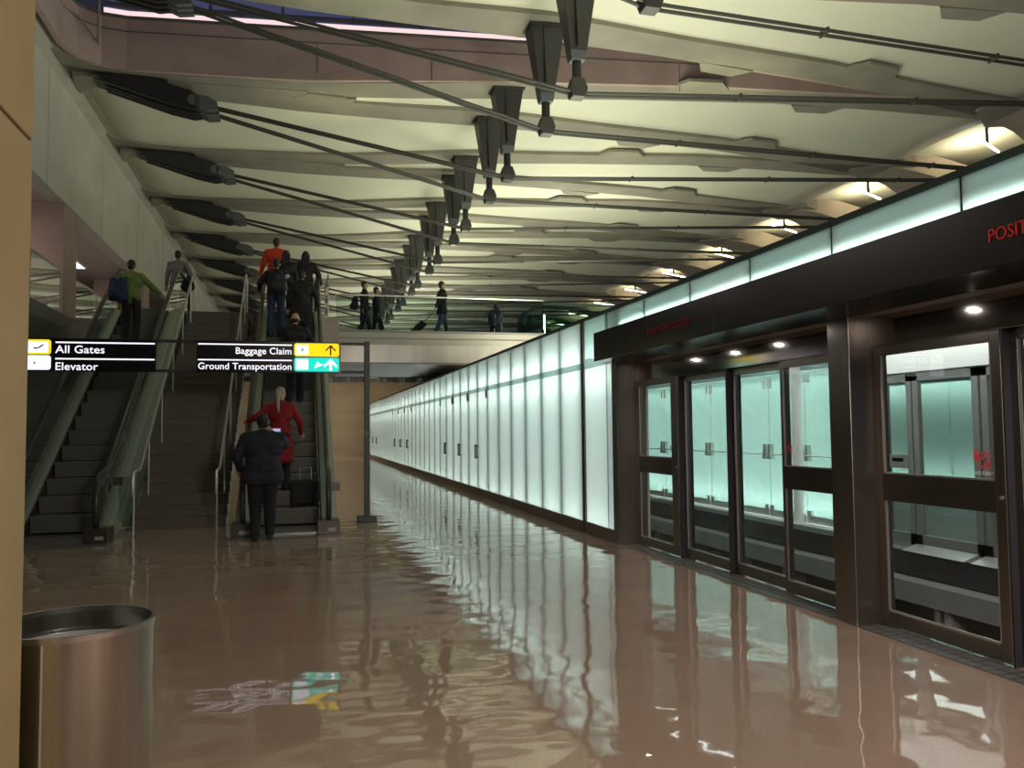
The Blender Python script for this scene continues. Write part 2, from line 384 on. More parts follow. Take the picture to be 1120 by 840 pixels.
# right abutments: fans descending from every node, bright infill between them
for k in range(-2, NB):
    yn = Y0+k*P+P/2; z0 = zs(NX)
    mb = MB()
    for j in range(6):
        t0, t1 = j/6, (j+1)/6
        X0, X1 = NX-0.3+6.0*t0, NX-0.3+6.0*t1; W0, W1 = 0.55+2.05*t0**1.3, 0.55+2.05*t1**1.3
        Z0, Z1 = z0-2.6*t0**1.5, z0-2.6*t1**1.5
        mb.add([(X0, yn-W0, Z0), (X0, yn+W0, Z0), (X1, yn+W1, Z1), (X1, yn-W1, Z1), (X0, yn-W0, Z0+0.7), (X0, yn+W0, Z0+0.7), (X1, yn+W1, Z1+0.7), (X1, yn-W1, Z1+0.7)],
               [(3,2,1,0),(4,5,6,7),(0,1,5,4),(1,2,6,5),(2,3,7,6),(3,0,4,7)])
    struct(mb.build('ceiling_fan', mat('fan_concrete', (0.40, 0.34, 0.28), 0.75, var=0.12, scale=1.2)))
    struct(MB().prism([(NX-1.2, yn-0.1), (NX, yn-1.0), (NX+1.0, yn-0.6), (NX+1.0, yn+0.6), (NX, yn+1.0), (NX-1.2, yn+0.1)], z0-0.03, z0+0.6, 'z').build('ceiling_node', M_conc))
    yi = Y0+k*P
    struct(MB().prism([(NX-0.1, yi-P/2), (NX+6, yi-P/2), (NX+6, yi+P/2), (NX-0.1, yi+P/2)], z0+0.35, z0+0.5, 'z').build('ceiling_infill', M_panel))
struct(MB().box(24.0, 24.4, -6, 90, 0, 10.6).build('wall_right_far', M_wallc))

# skylight shaft between anchors 0 and 1
b0 = rib_path(0, 1); c0 = rib_path(1, -1)
sh = MB()
def wallseg(mb, p, q, z0a, z0b, z1, t=0.12, mi=0):
    (xa, ya), (xb, yb) = p, q; d = Vector((xb-xa, yb-ya)).normalized(); nx, ny = -d.y*t, d.x*t
    mb.add([(xa, ya, z0a), (xb, yb, z0b), (xb+nx, yb+ny, z0b), (xa+nx, ya+ny, z0a), (xa, ya, z1), (xb, yb, z1), (xb+nx, yb+ny, z1), (xa+nx, ya+ny, z1)],
           [(3,2,1,0),(4,5,6,7),(0,1,5,4),(1,2,6,5),(2,3,7,6),(3,0,4,7)], mi)
fy = lambda x: lerp_path(c0, x)-0.54
ny_ = lambda x: lerp_path(b0, x)+0.54
arc = [(-4.75, ny_(-4.4)+0.6), (-4.75, fy(-4)-0.9), (-4.6, fy(-4)-0.4), (-4.2, fy(-4)-0.08), (-3.7, fy(-3.7))]
loop = arc+[(0, fy(0)), (SX, fy(SX)), (10, fy(10)), (15.2, fy(15.2))]
ZT = 10.72
for p, q in zip(loop, loop[1:]): wallseg(sh, p, q, zs(p[0])+0.0, zs(q[0])+0.0, ZT, 0.12)
wallseg(sh, (15.2, ny_(15.2)), (SX, ny_(SX)), zs(15)+.1, zs(SX)+.1, ZT, 0.12); wallseg(sh, (SX, ny_(SX)), (-4.4, ny_(-4.4)), zs(SX)+.1, zs(-4)+.1, ZT, 0.12)
struct(sh.build('wall_skylight_shaft', M_pink))
sj = MB()
for p, q in zip(loop, loop[1:]):
    wallseg(sj, (p[0], p[1]-0.012), (q[0], q[1]-0.012), 10.40, 10.40, 10.42, 0.01)
    wallseg(sj, (p[0], p[1]-0.05), (q[0], q[1]-0.05), 10.69, 10.69, 10.75, 0.12)
for x in (0.4, 3.0, 5.6, 9.0): sj.box(x, x+0.015, fy(x)-0.012, fy(x), 9.7, 10.4)
struct(sj.build('trim_8', mat('joint_dark', (0.12, 0.11, 0.10), 0.8)))
# glazing above the shaft with a lit cove at its foot
gl = MB(); lt = MB(); fr_ = MB()
for p, q in zip(loop[3:], loop[4:]):
    wallseg(gl, (p[0], p[1]+0.34), (q[0], q[1]+0.34), ZT+0.32, ZT+0.32, ZT+2.2, 0.03)
    wallseg(lt, (p[0], p[1]+0.16), (q[0], q[1]+0.16), ZT-0.0, ZT-0.0, ZT+0.24, 0.04)
    wallseg(fr_, (p[0], p[1]+0.28), (q[0], q[1]+0.28), ZT+0.36, ZT+0.36, ZT+0.46, 0.06)
for k in range(12):
    x = -3.6+k*1.6; fr_.box(x, x+0.06, fy(x)+0.26, fy(x)+0.34, ZT+0.3, ZT+2.2)
    fr_.box(x+0.7, x+0.74, fy(x)+0.10, fy(x)+0.13, ZT+0.0, ZT+0.4)
struct(gl.build('window_2', M_night)); 
struct(fr_.build('window_2_frame', mat('mullion_dark', (0.10, 0.10, 0.12), 0.4)))
tag(lt.build('cove_light', M_litp), 'pinkish white light strip along the foot of the skylight glazing', 'light')
struct(MB().box(-5.2, 16, Y0, Y0+P+1.2, ZT+2.2, ZT+2.35).build('ceiling_skylight_lid', M_night))
# conduit in the shaft corner
cdt = MB().tube([(-4.22, fy(-4)-0.30, 11.1), (-4.22, fy(-4)-0.30, 9.95), (-4.55, fy(-4)-0.62, 10.4)], 0.03, 8)
struct(cdt.build('trim_9', M_conc))

# ================================================================== GUIDEWAY AND GLASS WALL (right)
struct(MB().box(XD+0.13, 7.2, -4, 60, -1.5, -1.35).build('floor_guideway', M_track))
struct(MB().box(XD+0.0, XD+0.12, -4, 60, -1.35, -0.26).build('wall_guideway_near', M_track))
rf = MB().box(XW+0.06, 12.6, -4, 50.3, 3.02, 3.09)
struct(rf.build('ceiling_guideway', mat('guideway_roof', (0.35, 0.36, 0.34), 0.7)))
# trench floor lights? keep dark; ledge on the far side
struct(MB().box(7.2, 12.4, -4, 60, -0.30, -0.02).build('floor_opposite', M_concd))
struct(MB().box(7.2, 7.3, -4, 60, -1.35, -0.30).build('wall_guideway_far', M_track))
struct(MB().box(6.92, 7.2, -4, 40, -0.56, -0.32).build('trim_10', M_concd))
bl = MB()
for k in range(60): bl.tube([(7.19, 4+k*0.42, -0.14), (7.165, 4+k*0.42, -0.14)], 0.022, 6)
lg = struct(MB().box(7.16, 7.2, -4, 40, -0.30, -0.02).build('trim_11', M_black)); bl.build('bolt_row', M_steel, lg)
gp = MB()
for k in range(9):
    y = 6.2+k*1.5; gp.box(6.95, 7.2, y, y+0.06, -1.35, -0.56).box(6.95, 7.2, y+0.16, y+0.20, -1.35, -0.56)
struct(gp.build('trim_12', M_concd))

# panels of the backlit wall
WALL_R = struct(MB().box(XW-0.012, XW+0.03, 11.39, 50.7, 0, 0.166).box(XW-0.012, XW+0.03, 10.04, 11.275, 0, 0.166).build('wall_right', mat('kick_steel', (0.30, 0.27, 0.235), 0.38, metal=0.9)))
WALL_H = struct(MB().box(12.7, 12.75, 4, 20, 0, 3.1).build('wall_far_hall', M_white))
def glass_panel(y0, y1, z0, z1, label, group, m=None, x=XW, name='glass_panel'):
    mb = MB().box(x+0.002, x+0.016, y0, y1, z0, z1, 1)
    mb.add([(x, y0, z0), (x, y1, z0), (x, y1, z1), (x, y0, z1)], [(0, 1, 2, 3)], 0)
    return mb.build(name, [m or M_frost, M_glass], WALL_R if x < 10 else WALL_H)
KZ = 0.17; TZ0, TZ1, TOPZ = 2.36, 2.46, 3.055
ys = [11.40]
while ys[-1] < 50.0: ys.append(ys[-1]+1.035)
WALL_PANELS = {}
grp = 'backlit frosted glass panels of the long wall'
door_i = [i for i, y in enumerate(ys[:-1]) if 17.2 < y+0.5 < 23.8 or 30 < y+0.5 < 36.2 or 42 < y+0.5 < 48.5]
for i, (a, b) in enumerate(zip(ys, ys[1:])):
    WALL_PANELS[i] = glass_panel(a+0.010, b-0.010, KZ, TZ0, 'tall frosted backlit wall panel, %s one beyond the dark mullion beside the platform doors' % ORD[i], grp)
for i, (a, b) in enumerate(zip(ys, ys[1:])):
    glass_panel(a+0.010, b-0.010, TZ1, TOPZ, 'short frosted clerestory panel above the teal transom, %s one beyond the dark mullion' % ORD[i], 'short frosted panels above the transom')
glass_panel(10.42, 11.26, KZ, TZ0, 'tall frosted wall panel just right of the dark mullion', 'frosted panels between mullion and doors')
glass_panel(10.02, 10.40, KZ, TZ0, 'narrow tall frosted wall panel against the bronze door pier', 'frosted panels between mullion and doors')
yo = [3.0, 4.22, 5.52, 6.72, 7.92, 9.12, 10.35, 11.26]
for i, (a, b) in enumerate(zip(yo[::-1][1:], yo[::-1])):
    glass_panel(a+0.008, b-0.008, 2.50 if b > 9.2 else 2.62, TOPZ, 'frosted lit panel above the black display box, %s one from the dark mullion' % ORD[i].replace('nearest', 'first'), 'frosted panels above the platform door canopy', M_frost_c)
# mullion, transom, base, cap
struct(MB().box(XW-0.02, XW+0.10, 11.28, 11.385, 0, 3.10).build('trim_13', M_bronze_d))
M_frost_d = frosted('etched_glass_transom', (0.30, 0.42, 0.39), (0.25, 0.36, 0.33))
glass_panel(11.39, ys[-1], TZ0+0.002, TZ1-0.002, None, None, M_frost_d, name='transom_glass')
glass_panel(10.02, 11.27, TZ0+0.002, TZ1+0.03, None, None, M_frost_d, name='transom_glass')
struct(MB().box(XW-0.016, XW-0.012, 11.39, ys[-1], 0.0, 0.02).build('trim_15', M_bronze))
struct(MB().box(XW-0.025, XW+0.045, 2.5, ys[-1], TOPZ, TOPZ+0.045).build('trim_16', M_capdark))
jm = MB()
for y in ys: jm.box(XW+0.001, XW+0.05, y-0.009, y+0.009, KZ, TOPZ)
for y in (10.41,): jm.box(XW+0.001, XW+0.05, y-0.008, y+0.008, KZ, TOPZ)
for y in yo[1:-1]: jm.box(XW+0.001, XW+0.05, y-0.012, y+0.012, 2.5, TOPZ)
struct(jm.build('trim_17', M_capdark))
fm = MB()  # white strips added behind the joints, block backlight into darker bands
for y in ys: fm.box(XW+0.14, XW+0.17, y-0.10, y+0.10, 0.02, 2.98)
struct(fm.build('wall_backlight_baffles', mat('baffle_white', (0.75, 0.8, 0.78), 0.5)))
# added white cavity behind the glass, bounces the backlight
struct(MB().box(4.42, 4.45, 10.0, ys[-1], 0, 3.0).build('wall_added_bounce_back', M_white))
struct(MB().box(4.31, 4.45, 10.20, 10.22, 0.0, 3.0).build('wall_added_bounce_end', M_white))
struct(MB().box(4.06, 4.45, 2.4, 10.2, 2.43, 2.50).build('wall_added_bounce_sill', M_white))
LB = 6.48
for i in range(6):
    yc = 10.2+LB*(i+0.5)
    area('wall_tube_upper', (4.20, yc, 2.55), (-1, 0, 0.45), 0.05, LB-0.1, 14, COOL)
    area('wall_tube_middle', (4.30, yc, 2.26), (-1, 0, -0.7), 0.06, LB-0.1, 18, COOL)
    area('wall_tube_lower', (4.30, yc, 0.14), (-1, 0, 0.6), 0.06, LB-0.1, 14, COOL)
    area('wall_backlight_fill', (4.40, yc, 1.6), (-1, 0, 0), 2.7, LB-0.1, 48, COOL)  # added broad lamp, lifts the middle of the frosted panels
area('canopy_tube', (4.075, 6.2, 2.85), (-1, 0, 0.0), 0.02, 7.4, 8, COOL)
area('canopy_tube_top', (4.12, 6.2, 3.0), (-1, 0, 0.6), 0.03, 7.4, 1.5, COOL)
# egress doors' hardware on some wall panels
di = 0
for n, i in enumerate(door_i):
    a, b = ys[i], ys[i+1]
    left = (n % 2 == 0)
    yh = b-0.09 if left else a+0.09
    pn_ = WALL_PANELS[i]
    hm_ = MB().tube([(XW-0.05, yh, 0.84), (XW-0.05, yh, 1.16)], 0.015, 8)
    for z in (0.87, 1.13): hm_.tube([(XW-0.05, yh, z), (XW, yh, z)], 0.012, 6)
    hm_.build('pull_handle', M_bronze_d, pn_)
    yp = a+0.08 if left else b-0.08
    MB().box(XW-0.02, XW-0.001, yp-0.07, yp+0.07, TZ0-0.16, TZ0+0.02).build('hinge_patch', M_bronze, pn_)

# ================================================================== PLATFORM DOORS
def pscreen(idx, y0, y1, cross, x=XD, gx=0.0, z1=2.10, gy0=0.055, gy1=0.055):
    """door leaf with stainless frame; y0<y1"""
    xx = x+gx; T = 0.05
    gz0, gz1 = (0.16, 2.03)
    fr = MB()
    fr.box(xx-T/2, xx+T/2, y0, y0+gy0, 0.015, z1).box(xx-T/2, xx+T/2, y1-gy1, y1, 0.015, z1)
    fr.box(xx-T/2, xx+T/2, y0+gy0, y1-gy1, 0.015, gz0-0.16+0.12).box(xx-T/2, xx+T/2, y0+gy0, y1-gy1, gz1, z1)
    root = struct(fr.build('door_%d' % idx, M_bronze, bevel=0.004))
    if cross:
        MB().box(xx-T/2-0.004, xx+T/2+0.004, y0+gy0-0.01, y1-gy1+0.01, 0.94, 1.14).build('cross_rail', M_bronze_d, root)
        pcs = [(0.12, 0.94), (1.14, gz1)]
    else: pcs = [(0.12, gz1)]
    for a, b in pcs:
        MB().box(xx-0.006, xx+0.006, y0+gy0, y1-gy1, a, b).build('glass_pane', M_glass, root)
        e = 0.012
        MB().box(xx-0.02, xx-0.010, y0+gy0, y1-gy1, a, a+e).box(xx-0.02, xx-0.010, y0+gy0, y0+gy0+e, a, b).box(xx-0.02, xx-0.010, y1-gy1-e, y1-gy1, a, b).build('glazing_bead', M_steel_l, root)
    return root
d1 = pscreen(1, 8.78, 10.02, True, gy0=0.18, gy1=0.12)
d2 = pscreen(2, 7.67, 8.77, False, gx=0.06)
d3 = pscreen(3, 6.68, 7.655, False, gx=0.06)
d4 = pscreen(4, 5.66, 6.67, True, gy0=0.10, gy1=0.04)
d5 = pscreen(5, 4.22, 5.40, True, gy0=0.08, gy1=0.08)
d6 = pscreen(6, 3.05, 4.205, False, gx=0.06)
struct(MB().box(XD-0.02, XD+0.15, 8.755, 8.785, 0, 2.1).box(XD-0.02, XD+0.15, 7.655, 7.67, 0, 2.1).box(XD-0.02, XD+0.15, 4.205, 4.22, 0, 2.1).build('trim_18', M_black))
# piers
struct(MB().box(XW-0.01, XD+0.10, 10.02, 10.20, 0, 2.36).build('wall_pier_left', M_bronze, bevel=0.004))
struct(MB().box(XW+0.03, XD+0.10, 5.40, 5.655, 0, 2.36).build('wall_pier_right', M_bronze, bevel=0.006))
# header between doors and canopy
hd = MB().box(XD-0.03, XD+0.15, 2.6, 10.02, 2.10, 2.42).box(XD-0.034, XD-0.028, 2.6, 10.02, 2.10, 2.112)
struct(hd.build('wall_door_header', mat('header_metal', (0.36, 0.32, 0.29), 0.10, metal=1.0), bevel=0.003))
struct(MB().box(3.52, XD+0.1, 2.6, 9.46, 2.335, 2.36).box(3.9, XD+0.1, 9.46, 10.2, 2.36, 2.40).build('ceiling_canopy', mat('canopy_soffit', (0.32, 0.29, 0.265), 0.4, metal=0.6)))
# grating
gr = MB().box(XW+0.02, XD-0.03, 2.4, 10.0, 0.0005, 0.003, 1)
for k in range(85): gr.box(XW+0.02, XD-0.03, 2.42+k*0.089, 2.428+k*0.089, 0.003, 0.007, 0)
for x in (4.055, 4.155, 4.255): gr.box(x, x+0.008, 2.4, 10.0, 0.003, 0.007, 0)
tag(gr.build('floor_grating', [M_steel, mat('grate_dark', (0.10, 0.10, 0.105), 0.45)]), 'narrow metal grid strip in the floor along the platform doors', 'grating')
# display box
db = empty('message_display', (3.9, 6.0, 2.31), 'long black display canopy with dim red letters above the platform doors', 'display')
MB().box(3.5, 4.02, 2.55, 9.45, 2.315, 2.665).build('housing', M_signblk, db, bevel=0.004)
MB().box(3.497, 3.505, 6.44, 6.448, 2.315, 2.665).build('seam', M_black, db)
def side_text(s, size, y, z, m, xs=1.0, bold=0.0, name='lettering'):
    for word in s.split():
        t = side_word(word, size, y, z, m, xs, bold, name)
        y -= max(v.co.x for v in t.data.vertices)+size*0.4
def side_word(s, size, y, z, m, xs=1.0, bold=0.0, name='lettering'):
    t = text_mesh(name, s, size, m, db, bold=bold, xs=xs)
    # text x -> world -Y, text y -> Z, normal -> -X
    M4 = Matrix(((0, 0, -1, 3.494), (-1, 0, 0, y), (0, 1, 0, z), (0, 0, 0, 1)))
    t.matrix_basis = Matrix.Translation(db.location).inverted() @ M4
    return t
side_text('POSITION CLOSED', 0.098, 3.495, 2.45, M_ledred, xs=0.92, name='led_lettering')
side_text('POSITION CLOSED', 0.098, 7.83, 2.455, M_leddim, xs=1.12, name='led_lettering')
# downlights under the canopy
for i, y in enumerate((8.97, 8.06, 7.2, 6.05, 4.77, 3.6)):
    d = empty('downlight', (3.92, y, 2.335), 'small round downlight under the black canopy, %s one from its left end' % ORD[i].replace('nearest', 'first'), 'light', 'downlights under the canopy')
    MB().tube([(3.92, y, 2.336), (3.92, y, 2.318)], 0.04, 20).build('rim', M_steel, d)
    MB().tube([(3.92, y, 2.3175), (3.92, y, 2.3165)], 0.020, 20).build('lens', M_dl, d)
    area('downlight_lamp', (3.92, y, 2.31), (0.15, 0, -1), 0.05, 0.05, 1.6, (1, 0.93, 0.9))
# stickers: NO CARTS
def no_carts(y, z, x, label, s=1.0, text=True):
    st = empty('no_carts_sticker', (x, y, z), label, 'sticker', 'no carts stickers')
    mb = MB(); N = 28; vs = []
    for k in range(N):
        t = 2*PI*k/N
        vs += [(x, y+0.055*s*math.cos(t), z+0.055*s*math.sin(t)), (x, y+0.042*s*math.cos(t), z+0.042*s*math.sin(t))]
    mb.add(vs, [(2*k, 2*((k+1) % N), 2*((k+1) % N)+1, 2*k+1) for k in range(N)])
    c = 0.7071*0.045*s; e = 0.006*s
    mb.add([(x, y-c-e, z-c+e), (x, y-c+e, z-c-e), (x, y+c+e, z+c-e), (x, y+c-e, z+c+e)], [(0, 1, 2, 3)])
    mb.build('red_ring', M_red, st)
    MB().box(x+0.001, x+0.0015, y-0.018*s, y+0.018*s, z-0.016*s, z+0.012*s).build('cart_mark', M_black, st)
    if text:
        t = text_mesh('lettering', 'NO CARTS', 0.032, M_wht, st, align='CENTER', bold=0.0005, depth=0.0003)
        t.matrix_basis = Matrix.Translation(st.location).inverted() @ Matrix(((0, 0, -1, x), (-1, 0, 0, y), (0, 1, 0, z-0.095), (0, 0, 0, 1)))
no_carts(4.39, 1.27, XD-0.012, 'red crossed circle NO CARTS sticker on the nearest wide door glass')
no_carts(6.56, 1.30, XD-0.012, 'red crossed circle sticker at the left edge of the door beside the pier', 0.8, False)
no_carts(9.0, 1.25, XD-0.012, 'small crossed circle sticker on the farthest door with a cross rail', 0.7, False)
for nm, y, z in (('lock_cylinder', 4.25, 1.04), ('lock_cylinder', 8.83, 1.04)):
    tag(MB().tube([(XD-0.026, y, z), (XD-0.036, y, z)], 0.012, 12).build(nm, M_steel_l),
        'tiny bright lock cylinder on the %s cross-railed door frame' % ('nearest' if y < 5 else 'farthest'), 'lock')

# ---------- opposite side of the guideway
XO = 7.42
og = 'frosted teal glass egress doors across the guideway'
oy = [9.95+k*0.98 for k in range(9)]
for i, (a, b) in enumerate(zip(oy, oy[1:])):
    t = empty('egress_door', (XO, (a+b)/2, 0.05), 'teal glass egress door across the guideway, %s one left of the platform pier' % ORD[i].replace('nearest', 'first'), 'glass door', og)
    mb = MB().box(XO+0.002, XO+0.012, a+0.012, b-0.012, 0.10, 2.32, 1)
    mb.add([(XO, a+0.012, 0.10), (XO, b-0.012, 0.10), (XO, b-0.012, 2.32), (XO, a+0.012, 2.32)], [(0, 1, 2, 3)], 0)
    mb.build('glass_leaf', [M_frost_t, M_glass], t)
    yy = a+0.09 if i % 2 else b-0.09; yo2 = b-0.07 if i % 2 else a+0.07
    MB().box(XO-0.045, XO-0.002, yy-0.06, yy+0.05, 2.16, 2.28).build('hinge_patch', M_steel_l, t)
    MB().box(XO-0.04, XO-0.002, yo2-0.03, yo2+0.03, 2.12, 2.28).build('latch_patch', M_steel_l, t)
    MB().tube([(XO-0.06, a+0.06, 1.06), (XO-0.06, b-0.06, 1.06)], 0.012, 8).build('panic_bar', M_steel_l, t)
    for s_ in (yy, yo2):
        MB().prism([(s_-0.05, 0.98), (s_+0.05, 0.98), (s_+0.03, 1.12), (s_+0.02, 1.22), (s_-0.04, 1.22)], XO-0.07, XO-0.004, 'x').build('bar_bracket', M_steel, t)
        MB().box(XO-0.04, XO-0.002, s_-0.05, s_+0.05, 0.10, 0.24).build('foot_patch', M_steel_l, t)
    MB().box(XO-0.02, XO-0.001, a+0.012, b-0.012, 0.06, 0.17).build('bottom_rail', M_steel_l, t)
struct(MB().box(7.18, XO+0.10, 9.8, 19.5, -0.02, 0.05).build('trim_19', M_steel_l))
struct(MB().box(XO-0.02, XO+0.10, 9.8, 19.5, 2.34, 2.44).build('trim_20', M_teal))
tag(MB().tube([(7.36, 11.05, 0.05), (7.36, 11.05, 3.1)], 0.085, 16).build('round_column', M_white, smooth=True), 'slim white round column across the guideway', 'column')
struct(MB().box(7.75, 7.78, 9.8, 19.5, -0.02, 3.1).build('wall_opposite_back', M_white))
struct(MB().box(XO, 7.75, 9.80, 9.84, 0.0, 3.1).build('wall_opposite_return', M_bronze))
area('opposite_tube_low', (7.66, 14.5, 0.25), (-1, 0, 0.5), 0.06, 9, 20, COOL)
area('opposite_tube_high', (7.66, 14.5, 2.5), (-1, 0, -0.4), 0.06, 9, 26, COOL)
area('opposite_backlight', (7.74, 14.5, 1.3), (-1, 0, 0), 2.2, 9, 60, COOL)
area('added_guideway_lamp', (5.6, 11, 2.98), (0.6, 0, -1), 0.15, 14, 75, (0.95, 1, 0.97))  # added lamp, lights the door hardware across the guideway from the front
# opposite platform doors, seen through the nearest wide door
def ofr(i, y0, y1, mid):
    mb = MB(); x0, x1 = XO-0.03, XO+0.03
    mb.box(x0, x1, y0, y0+0.09, 0.02, 2.15).box(x0, x1, y1-0.09, y1, 0.02, 2.15).box(x0, x1, y0, y1, 2.05, 2.15).box(x0, x1, y0, y1, 0.02, 0.16)
    r = struct(mb.build('door_%d' % (i), mat('far_door_steel', (0.36, 0.34, 0.33), 0.35, metal=0.7)))
    if mid: MB().box(x0-0.004, x1, y0+0.08, y1-0.08, 0.96, 1.13).build('cross_rail', MATS['far_door_steel'], r)
    MB().box(XO-0.004, XO+0.004, y0+0.09, y1-0.09, 0.16, 2.05).build('glass_pane', M_glass, r)
    return r
ofr(7, 8.66, 9.30, True); ofr(8, 7.62, 8.64, False); ofr(9, 6.6, 7.58, False); ofr(10, 5.4, 6.56, True)
struct(MB().box(XO-0.08, XO+0.2, 4.0, 9.4, 2.16, 2.75).build('wall_opposite_header', M_white))
struct(MB().box(XO-0.05, XO+0.2, 9.32, 9.78, 0.0, 3.1).build('wall_opposite_pier', M_bronze))
sl2 = MB()
for a, b in ((7.66, 8.62), (6.64, 7.56)): sl2.prism([(7.14, -0.02), (7.36, 0.05), (7.36, -0.02)], a, b, 'y')
struct(sl2.build('trim_21', M_steel_l))
tag(MB().box(XO-0.034, XO-0.030, 8.83, 9.03, 1.04, 1.09).build('red_label', M_red), 'small red label on the cross rail of the opposite platform door', 'label')
tag(MB().box(XO-0.034, XO-0.030, 7.66, 7.71, 1.10, 1.22).build('red_notice', M_red), 'small red notice on the opposite door post', 'label')
# hall across: another backlit wall
oys = [5.0+k*1.15 for k in range(14)]
for i, (a, b) in enumerate(zip(oys, oys[1:])):
    glass_panel(a+0.01, b-0.01, 0.1, 2.34, 'pale green frosted panel of the far hall, %s from the right' % ORD[i].replace('nearest', 'first'), 'frosted panels of the far hall', M_frost_t, 12.0)
    glass_panel(a+0.01, b-0.01, 2.44, 3.05, 'short frosted panel of the far hall above its transom, %s from the right' % ORD[i].replace('nearest', 'first'), 'short frosted panels of the far hall', M_frost_t, 12.0)
struct(MB().box(12.0, 12.06, 5, oys[-1], 2.34, 2.44).build('trim_22', M_teal))
area('far_hall_tube', (12.45, 12.5, 0.3), (-1, 0, 0.5), 0.06, 15, 60, COOL)
area('far_hall_tube', (12.45, 12.5, 2.5), (-1, 0, -0.3), 0.06, 15, 100, COOL)
area('added_header_lamp', (6.9, 7.6, 2.95), (1, 0, -0.6), 0.1, 4, 30, (1, 1, 0.98))  # lamp added in front of the opposite header to brighten it
area('far_hall_lamp', (9.8, 9, 3.05), (-0.5, 0, -1), 1, 6, 60, (1, 1, 0.97))

# ================================================================== CEILING THINGS
anchor0 = None
def make_anchor(k):
    y = Y0+k*P
    t = empty('cable_anchor', (-4.37, y, 9.36), '', 'cable anchor', 'dark anchor plates of the tension cables along the left wall')
    # stack of four long tapering plates lying side by side (in Y), each rounded at its right end
    dx = 2.15; dz = -0.27
    for j, oy_ in enumerate((-0.36, -0.04, 0.14, 0.32)):
        L = [(-4.40+0.1*(j > 0), 0.03), (-3.75, 0.26), (-3.3, 0.29), (-2.42, 0.21), (-2.22, 0.12), (-2.13, -0.03), (-2.20, -0.17), (-2.38, -0.23), (-2.9, -0.20)]
        out = [(x, 9.35+(x+4.37)*(dz/dx)+zz) for x, zz in L]
        MB().prism(out, y+oy_-0.045, y+oy_+0.045, 'y').build('plate', M_black, t, bevel=0.01)
        MB().tube([(-2.33, y+oy_-0.06, 9.09), (-2.33, y+oy_+0.06, 9.09)], 0.13, 14).build('pin', M_knob, t)
        MB().prism([(-2.30, 9.22), (-2.02, 9.19), (-1.82, 9.08), (-1.80, 8.90), (-2.05, 8.86), (-2.30, 8.97)], y+oy_-0.06, y+oy_+0.06, 'y').build('clevis', M_knob, t)
    MB().prism([(-4.5, 9.5), (-3.3, 9.56), (-2.9, 9.5), (-3.2, 9.36), (-4.2, 9.40)], y-0.40, y+0.40, 'y').build('bearing_block', M_black, t)
    MB().tube([(-2.75, y+0.4, 9.2), (-2.70, y+0.4, 9.75)], 0.05, 6).build('strap', M_track, t)
    return t
for k in range(-1, NB-1):
    if k == -1 or anchor0 is None:
        anchor0 = make_anchor(k); a_ = anchor0
    else:
        a_ = copy_tree(anchor0); a_.location = (-4.37, Y0+k*P, 9.36)
    a_['label'] = 'dark stacked steel cable anchor plates on the left wall, %s from the camera' % ORD[k+1]

strut0 = None
def make_strut():
    t = empty('cable_strut', (SX, 0, 7.55), '', 'strut', 'dark struts hanging from the ceiling ribs')
    zt = 9.76
    MB().frustum((SX, 0), (0.155, 0.14), (0.36, 0.24), 8.35, zt-0.03).build('cone', M_strut, t, bevel=0.01)
    MB().box(SX-0.40, SX+0.40, -0.28, 0.28, zt-0.04, zt).build('top_plate', M_strut, t)
    MB().prism([(SX-0.05, 8.4), (SX-0.02, 8.4), (SX+0.02, zt-0.1), (SX-0.10, zt-0.1)], -0.255, 0.255, 'y').build('rib', M_strut, t)
    MB().frustum((SX, 0), (0.13, 0.12), (0.16, 0.145), 8.18, 8.35).build('collar', M_knob, t, bevel=0.01)
    MB().tube([(SX, 0, 8.2), (SX, 0, 7.75)], 0.085, 16).build('rod', M_black, t, smooth=True)
    mb = MB().frustum((SX, 0), (0.17, 0.14), (0.11, 0.10), 7.66, 7.86).frustum((SX, 0), (0.12, 0.12), (0.17, 0.14), 7.50, 7.66)
    mb.build('saddle', M_strut, t, bevel=0.012)
    return t
cab_ = 'steel cables spanning under the ceiling'
for k in range(-2, NB):
    for sgn in (-1, 1):
        ysn = Y0+k*P+sgn*0.97
        idx = (k+2)*2+(0 if sgn < 0 else 1)
        if ysn < 9 or ysn > 76: continue
        if strut0 is None: strut0 = make_strut(); s_ = strut0
        else: s_ = copy_tree(strut0)
        s_.location = (SX, ysn, 7.55)
        s_['label'] = 'dark tapering strut under a ceiling rib, %s of the row from the camera' % ORD[idx-2]
        # cable: pair of strands
        yk = Y0+k*P; yn = yk+sgn*P/2
        t = empty('tension_cable', (SX, ysn, 7.56), 'twin steel cable running through the %s strut from the camera' % ORD[idx-2], 'cable', cab_)
        for d in (-0.075, 0.075):
            MB().tube([(-1.9, yk+sgn*0.23+d, 9.0), (SX-0.1, ysn+d*1.0, 7.60), (SX+0.1, ysn+d, 7.58), (NX+3.0, yn+d, 8.15)], 0.03, 6).build('strand', M_cable, t)
        for j in range(3):
            x = 8.0+j*3.6; f_ = (x-SX)/(NX+3-SX); z = 7.58+0.57*f_; y = ysn+(yn-ysn)*f_
            MB().box(x-0.02, x+0.02, y-0.11, y+0.11, z-0.045, z+0.045).build('spacer', M_cable, t)

